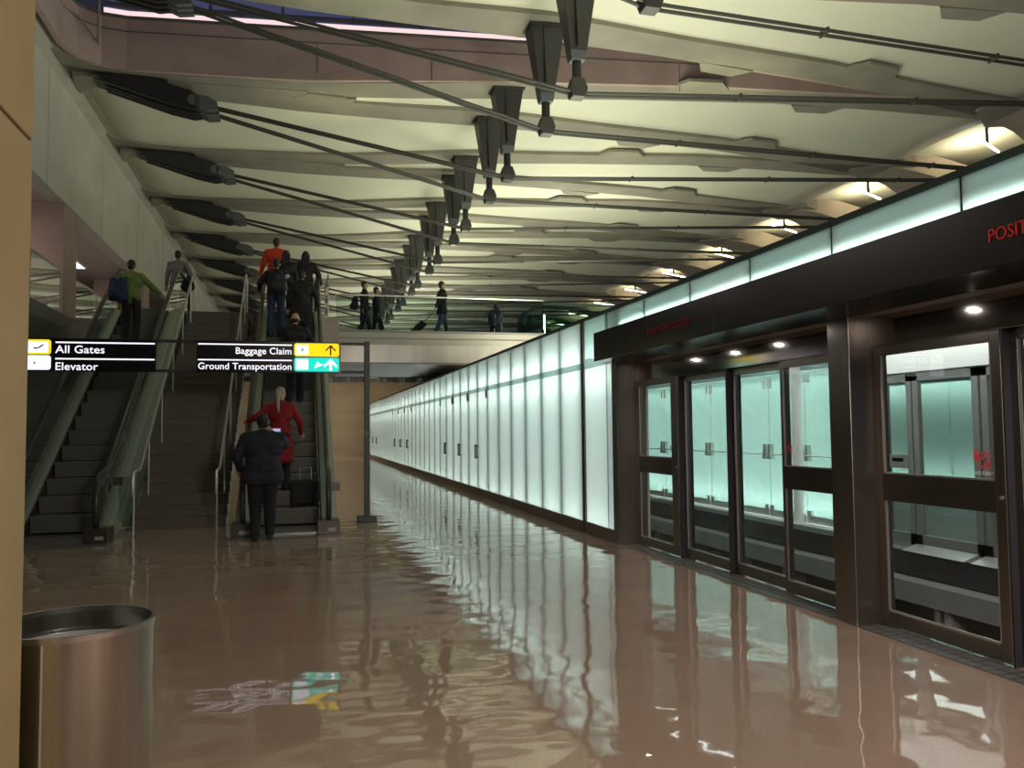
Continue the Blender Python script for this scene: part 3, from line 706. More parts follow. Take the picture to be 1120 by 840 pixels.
# light housings on the ribs, with added spots aimed from below for their glow
hb = None; hi = 0
def make_housing():
    me = MB().prism([(-0.75, 0.0), (0.75, 0.0), (0.42, -0.42), (-0.42, -0.42)], -0.02, 0.06, 'z')
    return me
hgroup = 'trapezoid light housings on the ceiling ribs'
base = None
for k in range(-1, 10):
    for sgn in (-1, 1):
        pts = rib_path(k, sgn)
        for (x, side) in ((0.6, -sgn), (9.6, sgn), (13.2, -sgn)):
            y = lerp_path(pts, x)+side*(RW-0.02)
            if y < 12: continue
            if base is None:
                o = make_housing().build('light_housing', M_conc); base = o
            else: o = base.copy(); C.objects.link(o)
            hi += 1
            o.location = (x, y, zs(x)); o.rotation_euler.z = (0 if side < 0 else PI)+math.atan(sgn*0.115)
            zone = {0.6: 'left of', 9.6: 'just right of', 13.2: 'far right of'}[x]
            tag(o, 'concrete light housing on the rib %s the %s strut from the camera' % (zone, ORD[(k+2)*2+(0 if sgn < 0 else 1)-2]), 'light housing', hgroup)
            if k < 8 and x != 13.2:
                ld = bpy.data.lights.new('added_glow_spot', 'SPOT'); ld.energy = 650 if x > 5 else 450; ld.spot_size = math.radians(24); ld.spot_blend = 1.0; ld.shadow_soft_size = 0.08
                ld.color = (1, 0.93, 0.5) if (k+int(x)) % 3 else (0.82, 1, 0.55)
                lo_ = bpy.data.objects.new('added_glow_spot', ld); C.objects.link(lo_)
                src = Vector((5.6, max(y, 6.0)-0.5*side, 3.4)); lo_.location = src
                lo_.rotation_euler = (Vector((x+0.3, y+side*0.7, zs(x)))-src).to_track_quat('-Z', 'Y').to_euler()
# fluorescent tubes at the right nodes and left wall
for k in range(0, 9):
    y = Y0+k*P+P/2-0.25
    t = empty('tube_light', (19.2, y+P/2, 9.55), 'white tube light beside the right-hand ceiling node, %s from the camera' % ORD[k], 'light', 'tube lights beside the ceiling nodes')
    MB().tube([(18.5, y+1.6, 9.62), (20.2, y+2.5, 9.62)], 0.035, 8).build('tube', M_lit, t)
    MB().box(19.3, 19.36, y+2.0, y+2.06, 9.64, 10.1).build('bracket', M_track, t)
    area('node_lamp', (19.8, y+2.8, 9.5), (0.2, 0.2, 1), 0.2, 1.4, 40, WARM)
t = empty('tube_light', (-4.95, 36.4, 9.95), 'slanting lit tube lamp hanging by the left wall between cable anchors', 'light')
MB().tube([(-4.85, 35.4, 9.85), (-4.85, 37.6, 9.85)], 0.07, 8).build('tube', M_lit, t)
MB().box(-4.92, -4.78, 36.4, 36.5, 9.88, 10.0).build('bracket', M_track, t)
t = empty('gallery_light', (-7.0, 28, 6.93), 'white rectangular ceiling light of the upper left gallery', 'light')
MB().box(-7.3, -6.7, 27.2, 29.4, 6.90, 6.94).build('frame', M_white, t); MB().box(-7.25, -6.75, 27.3, 29.3, 6.885, 6.90).build('diffuser', mat('gallery_diffuser', (1, 1, 1), 0.5, emis=(0.9, 0.85, 1), estr=1.6), t)

# ================================================================== ESCALATORS
YS, YE = 13.15, 20.0; SL = F2/(YE-YS)
def pz(y):   # walking line height
    return 0.0 if y <= YS else (F2 if y >= YE else (y-YS)*SL)
def pathpts(off, y0, y1, n=10):
    ysx = [y0]+[YS-0.35, YS, YS+0.35]+[YE-0.35, YE, YE+0.35]+[y1]
    def sm(y):
        for c, kk in ((YS, 1), (YE, -1)):
            if abs(y-c) < 0.35: return pz(y)+kk*0.35*SL*0.25*(1-abs(y-c)/0.35)
        return pz(y)
    return [(y, sm(y)+off) for y in ysx]
def escalator(xc, label, name_no):
    e = empty('escalator', (xc, 12.5, 0), label, 'escalator', None)
    y0, y1 = 12.55, 21.7
    HW = 0.60
    for sx in (-1, 1):
        x = xc+sx*HW
        # skirt and decks
        lo = pathpts(-0.28, 13.0, y1); hi_ = pathpts(0.10, 12.75, y1)
        lo[0] = (12.75, 0.0); lo = [(y, max(z, 0.0) if y < 15 else z) for y, z in lo]
        MB().prism(lo+hi_[::-1], x-0.075, x+0.075+0.0, 'x').build('deck', M_escal, e)
        lo2 = pathpts(-0.75, 13.0, y1); lo2 = [(y, max(z, 0.0)) for y, z in lo2]; lo2[0] = (12.75, 0.0)
        hi2 = pathpts(0.06, 12.75, y1)
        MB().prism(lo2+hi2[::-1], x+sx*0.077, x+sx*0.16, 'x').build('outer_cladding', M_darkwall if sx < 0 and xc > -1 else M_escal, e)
        sk = pathpts(-0.30, 13.0, y1); sk = [(y, max(z, 0.0) if y < 15 else z) for y, z in sk]; sk[0] = (12.9, 0.0)
        MB().prism(sk+pathpts(0.085, 12.9, y1)[::-1], x-sx*0.095, x-sx*0.077, 'x').build('skirt', M_bronze_d, e)
        # glass balustrade
        gl_ = pathpts(0.10, 12.62, y1); gt = pathpts(0.92, 12.75, y1+0.35)
        MB().prism(gl_+gt[::-1]+[(12.52, 0.72), (12.50, 0.42)], x-0.006, x+0.006, 'x').build('glass_balustrade', M_rglass, e)
        # handrail with round newel ends
        c = pathpts(0.955, 12.85, y1)
        st = [(12.72, 0.10), (12.50, 0.17), (12.40, 0.35), (12.385, 0.58), (12.46, 0.79), (12.62, 0.92)]
        en = [(y1+0.25, F2+0.90), (y1+0.38, F2+0.72), (y1+0.38, F2+0.45), (y1+0.22, F2+0.22)]
        path = st+c+en
        hr = MB(); vs = []; n = len(path)
        for i, p in enumerate(path):
            a = Vector(path[max(i-1, 0)]); b = Vector(path[min(i+1, n-1)]); d = (b-a).normalized(); nn = Vector((-d.y, d.x))
            for (ox, on) in ((-0.04, -0.014), (-0.04, 0.012), (-0.022, 0.026), (0.022, 0.026), (0.04, 0.012), (0.04, -0.014)):
                q = Vector(p)+nn*on; vs.append((x+ox, q.x, q.y))
        fs = [tuple(range(6)), tuple((n-1)*6+i for i in range(6))]
        for i in range(n-1):
            for q in range(6): fs.append((i*6+q, i*6+(q+1) % 6, (i+1)*6+(q+1) % 6, (i+1)*6+q))
        hr.add(vs, fs).build('handrail', M_rubber, e, smooth=True)
        MB().box(x-0.16, x+0.16, 12.42, 12.80, 0.0, 0.20).build('newel_base', M_bronze_d, e, bevel=0.01)
        nb = MB().box(x-0.03+sx*0.02, x+0.10, 12.414, 12.42, 0.045, 0.095)
        pl = nb.build('number_plate', mat('plate_grey', (0.35, 0.33, 0.32), 0.5), e)
    # comb and landing plates
    MB().box(xc-0.50, xc+0.50, 12.56, 13.02, 0.001, 0.03).build('landing_plate', mat('floor_plate', (0.30, 0.30, 0.30), 0.3, metal=0.8), e)
    MB().box(xc-0.50, xc+0.50, YE+0.35, 21.72, F2-0.05, F2+0.005).build('landing_plate', M_steel, e)
    # steps
    pitch = 0.40; n = int((YE+0.3-13.03)/pitch); tread = None
    for i in range(n+1):
        y = 13.03+i*pitch; z = max(0.03, pz(y+0.20))
        if i == 0: z = 0.03
        if z > F2: z = F2
        zb = z-0.24
        mb = MB().box(xc-0.50, xc+0.50, y, y+pitch+0.03, z-0.03, z)
        mb.prism([(y+0.01, z-0.03), (y+0.03, max(zb, 0.0)), (y+0.06, max(zb, 0.0)), (y+0.04, z-0.03)], xc-0.49, xc+0.49, 'x')
        mb.build('step', M_step, e)
    und = pathpts(-0.62, 13.4, 21.6); und = [(y, max(z, 0.01)) for y, z in und]
    top = pathpts(-0.30, 13.4, 21.6); top = [(y, max(z, 0.012)) for y, z in top]
    MB().prism(und+top[::-1], xc-0.49, xc+0.49, 'x').build('truss', M_black, e)
    return e
e1 = escalator(-3.27, 'empty-bottomed escalator at the left beyond the All Gates sign', 1)
e1['label'] = 'left escalator rising beside the dark side wall, with a rider in green'
e2 = escalator(-0.155, 'right escalator', 2)
e2['label'] = 'right escalator crowded with riders, next to the thin sign post'
for e_, xc, s_ in ((e1, -3.27, 'OW1'), (e2, -0.155, 'OW2')):
    for ch in [c for c in e_.children if c.name.startswith('number_plate')]: pass
# call boxes on newels
tag(MB().box(0.52, 0.64, 13.1, 13.2, 0.58, 0.70).build('stop_button_box', M_bronze_d), 'small dark stop button box beside the right escalator newel', 'button box')
tag(MB().box(-2.62, -2.50, 13.2, 13.3, 0.74, 0.86).build('stop_button_box', M_bronze_d), 'small dark stop button box beside the left escalator newel', 'button box')
for xc, y_ in ((-3.27, 0), (-0.155, 0)):
    struct(MB().prism([(xc-0.82, 12.0), (xc+0.78, 12.0), (xc+0.74, 12.56), (xc-0.78, 12.56)], 0.0005, 0.003, 'z').build('trim_23' if xc < -1 else 'trim_24', mat('floor_plate', (0.30, 0.30, 0.30), 0.3, metal=0.8)))
# wall-side cladding of the left escalator
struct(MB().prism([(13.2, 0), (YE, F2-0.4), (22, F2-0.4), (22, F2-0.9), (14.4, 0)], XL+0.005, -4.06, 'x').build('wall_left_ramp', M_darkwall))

# ================================================================== STAIRCASE
st_ = empty('staircase', (-1.83, 13.95, 0), 'broad dark stone stairs rising between the two escalators', 'staircase')
NS = 26; ry = (20.35-13.95)/NS; rz = F2/NS
for i in range(NS):
    y = 13.95+i*ry
    MB().box(-2.46, -1.10, y, y+ry+(0.02 if i < NS-1 else 0), max(0, i*rz-0.15), (i+1)*rz-0.03).box(-2.46, -1.10, y-0.02, y+ry, (i+1)*rz-0.03, (i+1)*rz).build('step', M_stair, st_)
def stair_rail(x, label, lowpost):
    r = empty('stair_handrail', (x, 13.9, 0), label, 'handrail', 'stair handrails')
    hz = 0.92
    path = [(x, 13.30, hz-0.35), (x, 13.25, hz-0.10), (x, 13.35, hz)]+[(x, 13.85, hz+0.02), (x, 20.25, F2+hz), (x, 20.75, F2+hz), (x, 20.8, F2+hz-0.3)]
    MB().tube(path, 0.022, 10).build('rail', M_steel_l, r, smooth=True)
    for y in (13.36, 14.6, 15.9, 17.2, 18.5, 19.8, 20.7):
        zb = 0 if y < 13.95 else min(F2, math.floor((y-13.95)/ry+1)*rz)
        zt = hz if y < 13.85 else min(F2+hz, hz+0.02+(y-13.85)*(F2)/(6.4))
        MB().tube([(x, y, zb), (x, y, zt-0.01)], 0.016, 8).build('post', M_steel_l, r)
    return r
stair_rail(-2.36, 'steel handrail on the left side of the stairs', 0)
stair_rail(-1.19, 'steel handrail on the right side of the stairs beside the crowded escalator', 0)
gg = empty('glass_guard', (-2.45, 13.0, 0), 'small clear glass guard panel at the foot of the left escalator and stairs', 'glass guard')
MB().box(-2.56, -2.36, 13.335, 13.347, 0.12, 0.86).build('glass', M_rglass, gg); MB().box(-2.60, -2.37, 13.32, 13.36, 0.10, 0.12).build('shoe', M_steel, gg)

# ================================================================== RAILINGS UPSTAIRS
def railing(name, label, a, b, n, h, posts=True, zb=F2, top=True):
    a = Vector(a); b = Vector(b); r = empty(name, (a.x, a.y, zb), label, 'railing')
    d = (b-a); L = d.length; u = d/L; nrm = Vector((-u.y, u.x))*0.007
    for i in range(n):
        p = a+u*(L*i/n+0.01); q = a+u*(L*(i+1)/n-0.01)
        mb = MB(); vs = []
        for z in (zb+0.02, zb+h-0.03):
            vs += [(p.x-nrm.x, p.y-nrm.y, z), (q.x-nrm.x, q.y-nrm.y, z), (q.x+nrm.x, q.y+nrm.y, z), (p.x+nrm.x, p.y+nrm.y, z)]
        mb.add(vs, [(3,2,1,0),(4,5,6,7),(0,1,5,4),(1,2,6,5),(2,3,7,6),(3,0,4,7)]).build('glass_pane', M_rglass, r)
    MB().tube([(a.x, a.y, zb+h), (b.x, b.y, zb+h)], 0.024, 8).build('top_rail', M_steel_l, r)
    for i in range(n+1):
        p = a+u*(L*i/n)
        MB().box(p.x-0.012, p.x+0.012, p.y-0.012, p.y+0.012, zb, zb+(h if posts else 0.12)).build('post', M_steel, r)
    return r
railing('glass_railing', 'glass railing along the front edge of the upper bridge', (1.0, 23.06), (7.0, 23.06), 4, 0.98, posts=False)
railing('glass_railing', 'glass railing beside the top of the crowded escalator', (0.72, 20.6), (0.72, 23.0), 2, 1.05)
railing('gallery_railing', 'glass railing of the upper left gallery above the dark wall', (XL-0.06, 12.0), (XL-0.06, 21.05), 4, 1.03)
railing('gallery_railing', 'glass railing of the gallery beyond the pinkish pier', (XL-0.06, 22.35), (XL-0.06, 31.3), 4, 1.03)
ge = empty('glass_enclosure', (8.5, 24.3, F2), 'green tinted glass enclosure at the right end of the upper bridge', 'glass enclosure')
MB().box(6.98, 11.4, 23.20, 23.22, F2, 5.18).build('front_glass', M_gglass, ge)
MB().box(6.98, 7.0, 23.22, 26.0, F2, 5.18).build('side_glass', M_gglass, ge)
MB().box(6.96, 11.4, 23.18, 23.24, 5.18, 5.23).box(6.96, 7.02, 23.24, 26, 5.18, 5.23).build('top_rail', M_capdark, ge)
MB().box(7.0, 11.4, 26.0, 26.02, F2, 5.18).build('back_glass', M_gglass, ge)
tag(MB().tube([(7.3, 24.0, 4.32), (7.3, 24.0, 5.0)], 0.03, 8).build('tube_light', M_lit), 'short upright lit tube inside the green glass enclosure', 'light')

# ================================================================== SIGN FRAME
YP = 13.86
sf = empty('sign_frame', (1.12, YP, 0), 'thin dark gantry frame with floor-standing post carrying the wayfinding signs', 'sign frame')
MB().box(1.07, 1.16, YP-0.045, YP+0.045, 0.09, 2.99).build('post', M_strut, sf, bevel=0.006)
MB().box(0.96, 1.27, YP-0.12, YP+0.12, 0, 0.10).build('base', M_strut, sf, bevel=0.006)
for z in (2.925, 2.455):
    MB().box(XL+0.01, 1.07, YP-0.02, YP+0.02, z, z+0.045).build('crossbar', M_black, sf)
MB().box(1.065, 1.165, YP-0.05, YP-0.045, 1.42, 1.50).build('lock', M_knob, sf)
def put(o, x, y, z, par):   # text standing upright facing the camera (-Y)
    o.matrix_basis = Matrix.Translation(par.location).inverted() @ Matrix(((1, 0, 0, x), (0, 0, -1, y), (0, 1, 0, z), (0, 0, 0, 1)))
def rrect(x0, x1, z0, z1, r, corners=(1, 1, 1, 1)):
    pts = []
    for (cx, cz, a0, on) in ((x1-r, z0+r, -90, corners[0]), (x1-r, z1-r, 0, corners[1]), (x0+r, z1-r, 90, corners[2]), (x0+r, z0+r, 180, corners[3])):
        if on:
            for q in range(5): a = math.radians(a0+q*22.5); pts.append((cx+r*math.cos(a), cz+r*math.sin(a)))
        else: pts.append({-90: (x1, z0), 0: (x1, z1), 90: (x0, z1), 180: (x0, z0)}[a0])
    return pts
FY = YP-0.07
# left sign
s1 = empty('wayfinding_sign', (-3.05, YP, 2.46), 'black illuminated sign reading All Gates and Elevator', 'sign', None)
MB().box(-3.98, -2.15, YP-0.065, YP-0.021, 2.46, 2.955).build('housing', M_signblk, s1, bevel=0.004)
for z in (2.885, 2.635): MB().box(-3.565, -2.165, FY-0.001, FY+0.005, z, z+0.022).build('white_line', M_signw, s1)
put(text_mesh('lettering', 'All Gates', 0.165, M_signw, s1, bold=0.0012, xs=1.08), -3.565, FY, 2.735, s1)
put(text_mesh('lettering', 'Elevator', 0.165, M_signw, s1, bold=0.0012, xs=1.05), -3.57, FY, 2.475, s1)
MB().prism(rrect(-3.975, -3.625, 2.71, 2.935, 0.04), FY-0.001, FY+0.005, 'y').build('icon_field', M_signy, s1)
MB().prism(rrect(-3.955, -3.665, 2.735, 2.905, 0.01), FY-0.003, FY-0.001, 'y').build('icon_plate', M_signw, s1)
MB().prism([(-3.87, 2.80), (-3.85, 2.815), (-3.80, 2.815), (-3.76, 2.85), (-3.70, 2.87), (-3.75, 2.83), (-3.79, 2.80), (-3.84, 2.795), (-3.80, 2.77), (-3.83, 2.785)], FY-0.005, FY-0.003, 'y').build('plane_icon', M_black, s1)
MB().prism(rrect(-3.975, -3.625, 2.475, 2.695, 0.04), FY-0.001, FY+0.005, 'y').build('icon_field', M_signw, s1)
MB().prism([(-3.86, 2.58), (-3.845, 2.60), (-3.83, 2.58), (-3.838, 2.565), (-3.852, 2.565)], FY-0.003, FY-0.001, 'y').build('lift_icon', M_black, s1)
# right sign
s2 = empty('wayfinding_sign', (-0.4, YP, 2.46), 'black illuminated sign reading Baggage Claim and Ground Transportation', 'sign', None)
MB().box(-1.55, 0.685, YP-0.065, YP-0.021, 2.46, 2.965).build('housing', M_signblk, s2, bevel=0.004)
for z in (2.895, 2.645): MB().box(-1.53, -0.125+0.03, FY-0.001, FY+0.005, z, z+0.02).build('white_line', M_signw, s2)
put(text_mesh('lettering', 'Baggage Claim', 0.148, M_signw, s2, 'RIGHT', bold=0.0012, xs=0.99), -0.095, FY, 2.755, s2)
put(text_mesh('lettering', 'Ground Transportation', 0.148, M_signw, s2, 'RIGHT', bold=0.0012, xs=0.98), -0.095, FY, 2.505, s2)
MB().prism(rrect(-0.06, 0.655, 2.725, 2.94, 0.04), FY-0.001, FY+0.005, 'y').build('icon_field', M_signy, s2)
MB().prism(rrect(-0.06, 0.655, 2.48, 2.705, 0.04), FY-0.001, FY+0.005, 'y').build('icon_field', M_signt, s2)
for z0, z1 in ((2.75, 2.915), (2.51, 2.68)): MB().prism(rrect(-0.03, 0.165, z0, z1, 0.01), FY-0.003, FY-0.001, 'y').build('icon_plate', M_signw, s2)
MB().prism([(0.06, 2.81), (0.08, 2.81), (0.085, 2.84), (0.075, 2.86), (0.06, 2.85)], FY-0.005, FY-0.003, 'y').build('bag_icon', M_black, s2)
MB().box(0.01, 0.03, FY-0.005, FY-0.003, 2.54, 2.55).box(0.10, 0.12, FY-0.005, FY-0.003, 2.54, 2.55).build('bus_icon', M_black, s2)
def arrow(cx, z0, z1, w, m):
    a = MB(); t = 0.013 if m is not M_signw else 0.02
    a.box(cx-t, cx+t, FY-0.005, FY-0.001, z0, z1-0.015)
    for s_ in (-1, 1):
        a.prism([(cx, z1), (cx+s_*w, z1-w), (cx+s_*w, z1-w-t*2.6), (cx, z1-t*2.6)], FY-0.005, FY-0.001, 'y')
    return a.build('arrow', m, s2)
arrow(0.52, 2.745, 2.92, 0.085, M_black); arrow(0.52, 2.50, 2.69, 0.10, M_signw)
MB().prism([(0.26, 2.53), (0.37, 2.575), (0.42, 2.60), (0.36, 2.60), (0.31, 2.64), (0.29, 2.64), (0.31, 2.60), (0.27, 2.585), (0.28, 2.565), (0.26, 2.55)], FY-0.003, FY-0.001, 'y').build('plane_icon', M_signw, s2)
MB().box(0.30, 0.308, FY-0.003, FY-0.001, 2.83, 2.84).build('dot', M_black, s2)

# ================================================================== TRASH CAN
tc = empty('trash_can', (-0.72, 3.06, 0), 'brushed steel cylindrical trash can with rolled rim beside the stone pillar', 'trash can')
def ring(r0, r1, z0, z1, n=64):
    vs = []
    for k in range(n):
        a = 2*PI*k/n; c, s_ = math.cos(a), math.sin(a)
        vs += [(-0.72+r1*c, 3.06+r1*s_, z0), (-0.72+r1*c, 3.06+r1*s_, z1), (-0.72+r0*c, 3.06+r0*s_, z1), (-0.72+r0*c, 3.06+r0*s_, z0)]
    fs = []
    for k in range(n):
        a = 4*k; b = 4*((k+1) % n)
        for q in range(4): fs.append((a+q, b+q, b+(q+1) % 4, a+(q+1) % 4))
    return MB().add(vs, fs)
ring(0.243, 0.248, 0.0, 0.862).build('body', mat('can_steel', (0.44, 0.42, 0.37), 0.22, metal=1.0, var=0.22, scale=18, stretch=(1, 1, 0.01)), tc, smooth=True)
ring(0.240, 0.254, 0.862, 0.88).build('rim', M_steel, tc, smooth=True)
ring(0.0, 0.243, 0.02, 0.03).build('bottom', M_black, tc)
ring(0.215, 0.22, 0.1, 0.80).build('liner', mat('liner_grey', (0.35, 0.36, 0.37), 0.4, metal=0.5), tc, smooth=True)
MB().box(-0.75, -0.745, 2.811, 2.813, 0.0, 0.86).build('seam', M_steel_l, tc)
#PEOPLE
# ================================================================== PEOPLE
def cap_mesh(mb, a, b, ra, rb, n=12, m_=4, flat=1.0):
    """closed rounded tapering limb between two joints"""
    a = Vector(a); b = Vector(b); d = b-a; L = d.length
    d = d/L if L > 1e-6 else Vector((0, 0, 1))
    h = Vector((1, 0, 0)) if abs(d.x) < 0.9 else Vector((0, 1, 0)); u = d.cross(h).normalized(); v = d.cross(u)
    rings = []
    for i in range(m_, 0, -1):
        t = -PI/2*i/(m_+0.0); rings.append((a+d*ra*math.sin(t)*0.999, ra*math.cos(t)))
    rings = rings[1:] if rings[0][1] < 1e-6 else rings
    rings += [(a, ra), (b, rb)]
    for i in range(1, m_):
        t = PI/2*i/m_; rings.append((b+d*rb*math.sin(t), rb*math.cos(t)))
    vs = []
    for c, r in rings:
        for k in range(n):
            t = 2*PI*k/n; vs.append(c+u*r*math.cos(t)+v*r*math.sin(t)*flat)
    fs = [tuple(range(n))]
    for i in range(len(rings)-1):
        for k in range(n): fs.append((i*n+k, i*n+(k+1) % n, (i+1)*n+(k+1) % n, (i+1)*n+k))
    e = (len(rings)-1)*n; fs.append(tuple(e+k for k in range(n))[::-1])
    mb.add(vs, fs)
def ell(mb, c, r, n=14, m_=8, rot=None):
    vs = []; c = Vector(c)
    for i in range(1, m_):
        ph = PI*i/m_
        for k in range(n):
            t = 2*PI*k/n; p = Vector((r[0]*math.sin(ph)*math.cos(t), r[1]*math.sin(ph)*math.sin(t), r[2]*math.cos(ph)))
            if rot: p = rot @ p
            vs.append(c+p)
    top = Vector((0, 0, r[2])); bot = -top
    if rot: top = rot @ top; bot = rot @ bot
    vs += [c+top, c+bot]; T = len(vs)-2; B = T+1
    fs = [(T, k, (k+1) % n) for k in range(n)]+[((m_-2)*n+(k+1) % n, (m_-2)*n+k, B) for k in range(n)]
    for i in range(m_-2):
        for k in range(n): fs.append((i*n+k, (i+1)*n+k, (i+1)*n+(k+1) % n, i*n+(k+1) % n))
    mb.add(vs, fs)
def fuse(mb, name, m, parent, vox, smooth=4, mats2=None):
    """joins overlapping volumes into one continuous skin"""
    me = mb.mesh(name); o = bpy.data.objects.new('fuse', me); C.objects.link(o)
    r = o.modifiers.new('r', 'REMESH'); r.mode = 'VOXEL'; r.voxel_size = vox; r.use_smooth_shade = True
    s_ = o.modifiers.new('s', 'SMOOTH'); s_.iterations = smooth; s_.factor = 0.5
    bpy.context.view_layer.update()
    me2 = bpy.data.meshes.new_from_object(o.evaluated_get(bpy.context.evaluated_depsgraph_get()))
    bpy.data.objects.remove(o)
    me2.materials.clear(); me2.materials.append(m); me2.name = name
    for p in me2.polygons: p.use_smooth = True
    ob = bpy.data.objects.new(name, me2); C.objects.link(ob)
    if parent: ob.parent = parent
    return ob
def cloth(name, col, rough=0.85): return mat(name, col, rough, var=0.12, scale=9, bump=0.3)
def ik(a, t, l1, l2, pole):
    a = Vector(a); t = Vector(t); d = t-a; L = min(d.length, (l1+l2)*0.995); d = d.normalized(); t = a+d*L
    x = (l1*l1-l2*l2+L*L)/(2*L); h = math.sqrt(max(l1*l1-x*x, 0)); p = Vector(pole); p = (p-d*p.dot(d)).normalized()
    return a+d*x+p*h, t
def person(label, loc, rz, H=1.75, build=1.0, lh=(-0.24, 0.05, 0.78), rh=(0.24, 0.05, 0.78), lf=(-0.10, 0.0), rf=(0.10, 0.0), lfz=0.0, rfz=0.0,
           lean=0.0, top=(0.03, 0.04, 0.06), legs=(0.02, 0.02, 0.03), hair=(0.02, 0.015, 0.01), hairstyle='short', coat=0.0, head_turn=0.0, head_tilt=0.0,
           shoes=(0.015, 0.015, 0.015), skirt=False, vox=0.009, lhc=0.5, rhc=0.5, bulk=1.0, nm='person'):
    """local frame: faces +Y, z up, metres at H 1.75; feet at z 0"""
    k = H/1.75; e = bpy.data.objects.new('person', None); C.objects.link(e); e.location = loc; e.rotation_euler.z = rz; e.scale = (k, k, k)
    tag(e, label, 'person')
    B = build
    pel = Vector((0, 0, 0.95)); ch = Vector((0, 0.34*math.sin(lean)+0.0, 0.95+0.34*math.cos(lean))); nk = Vector((0, 0.52*math.sin(lean), 0.95+0.53*math.cos(lean)))
    hd = nk+Vector((0, 0.12*math.sin(lean)+0.015, 0.155)); skel = MB(); jacket = MB(); pants = MB()
    sh = {s_: ch+Vector((s_*0.185*B, -0.005, 0.115)) for s_ in (-1, 1)}
    hip = {s_: pel+Vector((s_*0.095, 0, -0.03)) for s_ in (-1, 1)}
    # trunk
    for mb, q in ((skel, 1.0), (jacket, 1.14*bulk)):
        cap_mesh(mb, (-0.08*B, pel.y, pel.z+0.02), (0.08*B, pel.y, pel.z+0.02), 0.102*B*q, 0.102*B*q)
        cap_mesh(mb, (-0.055*B, pel.y+0.01, 1.08), (0.055*B, pel.y+0.01, 1.08), 0.108*B*q, 0.108*B*q)
        cap_mesh(mb, ch+Vector((-0.085*B, 0, 0)), ch+Vector((0.085*B, 0, 0)), 0.118*B*q, 0.118*B*q)
        cap_mesh(mb, pel, ch, 0.11*B*q, 0.12*B*q); cap_mesh(mb, sh[-1], sh[1], 0.068*q, 0.068*q)
        for s_ in (-1, 1): cap_mesh(mb, nk+Vector((0, -0.01, -0.02)), sh[s_], 0.055*q, 0.062*q)
    cap_mesh(skel, nk-Vector((0, 0, 0.06)), nk+Vector((0, 0.008, 0.06)), 0.058, 0.053)
    cap_mesh(jacket, nk-Vector((0, 0, 0.05)), nk+Vector((0, 0, 0.005)), 0.075, 0.07)
    # head with face
    R = Matrix.Rotation(head_turn, 3, 'Z') @ Matrix.Rotation(-head_tilt, 3, 'X')
    def hp(x, y, z): return hd+R @ Vector((x, y, z))
    ell(skel, hp(0, -0.012, 0.022), (0.076, 0.094, 0.098), rot=R); ell(skel, hp(0, 0.02, -0.03), (0.060, 0.068, 0.082), rot=R)
    ell(skel, hp(0, 0.062, -0.082), (0.028, 0.024, 0.022), rot=R)
    cap_mesh(skel, hp(0, 0.082, 0.012), hp(0, 0.104, -0.026), 0.010, 0.015)            # nose
    cap_mesh(skel, hp(-0.035, 0.070, 0.026), hp(0.035, 0.070, 0.026), 0.016, 0.016)      # brow
    cap_mesh(skel, hp(-0.02, 0.080, -0.055), hp(0.02, 0.080, -0.055), 0.010, 0.010)      # mouth
    for s_ in (-1, 1):
        ell(skel, hp(s_*0.078, -0.004, -0.006), (0.012, 0.020, 0.032), rot=R)           # ears
        ell(skel, hp(s_*0.035, 0.062, -0.028), (0.024, 0.022, 0.022), rot=R)            # cheeks
    # arms and hands
    tgt = {-1: (lh, lhc), 1: (rh, rhc)}
    for s_ in (-1, 1):
        w_, curl = tgt[s_]; el, wr = ik(sh[s_], w_, 0.285, 0.255, (s_*0.55, -0.7, -0.55))
        cap_mesh(skel, sh[s_], el, 0.050, 0.040); cap_mesh(skel, el, wr, 0.040, 0.026)
        cap_mesh(jacket, sh[s_], el, 0.072*bulk, 0.062*bulk); fo = el+(wr-el)*0.93; cap_mesh(jacket, el, fo, 0.060*bulk, 0.045)
        d = (wr-el).normalized(); side = d.cross(Vector((0, 1, 0)) if abs(d.y) < 0.8 else Vector((0, 0, 1))).normalized()
        pn = d.cross(side).normalized()          # palm normal
        if pn.dot(Vector((-s_, 0.3, 0))) < 0: pn = -pn
        side = pn.cross(d).normalized()
        kn = wr+d*0.085
        cap_mesh(skel, wr, wr+d*0.03, 0.024, 0.024)
        for q in (-0.026, -0.009, 0.009, 0.026): cap_mesh(skel, wr+d*0.02+side*q*0.7, kn+side*q, 0.014, 0.0115, 8, 3)
        fw = Vector((0, 1, 0)); ts = side if side.dot(fw) > 0 else -side
        for qi, q in enumerate((0.030, 0.010, -0.010, -0.029)):
            ln = (0.040, 0.045, 0.041, 0.032)[qi]; p0 = kn+ts*q; ang = curl*0.6; dd = d
            for seg in range(3):
                dd = (dd*math.cos(ang)+pn*math.sin(ang)).normalized(); p1 = p0+dd*ln*(1, 0.66, 0.55)[seg]
                cap_mesh(skel, p0, p1, 0.0095-0.0008*seg, 0.0088-0.0008*seg, 8, 3); p0 = p1; ang = curl*1.0
        t0 = wr+d*0.025+ts*0.022; t1 = t0+(d*0.7+ts*0.6+pn*0.3).normalized()*0.042; t2 = t1+(d*0.9+pn*0.5*curl+ts*0.15).normalized()*0.034
        cap_mesh(skel, t0, t1, 0.013, 0.0105, 8, 3); cap_mesh(skel, t1, t2, 0.0105, 0.009, 8, 3)
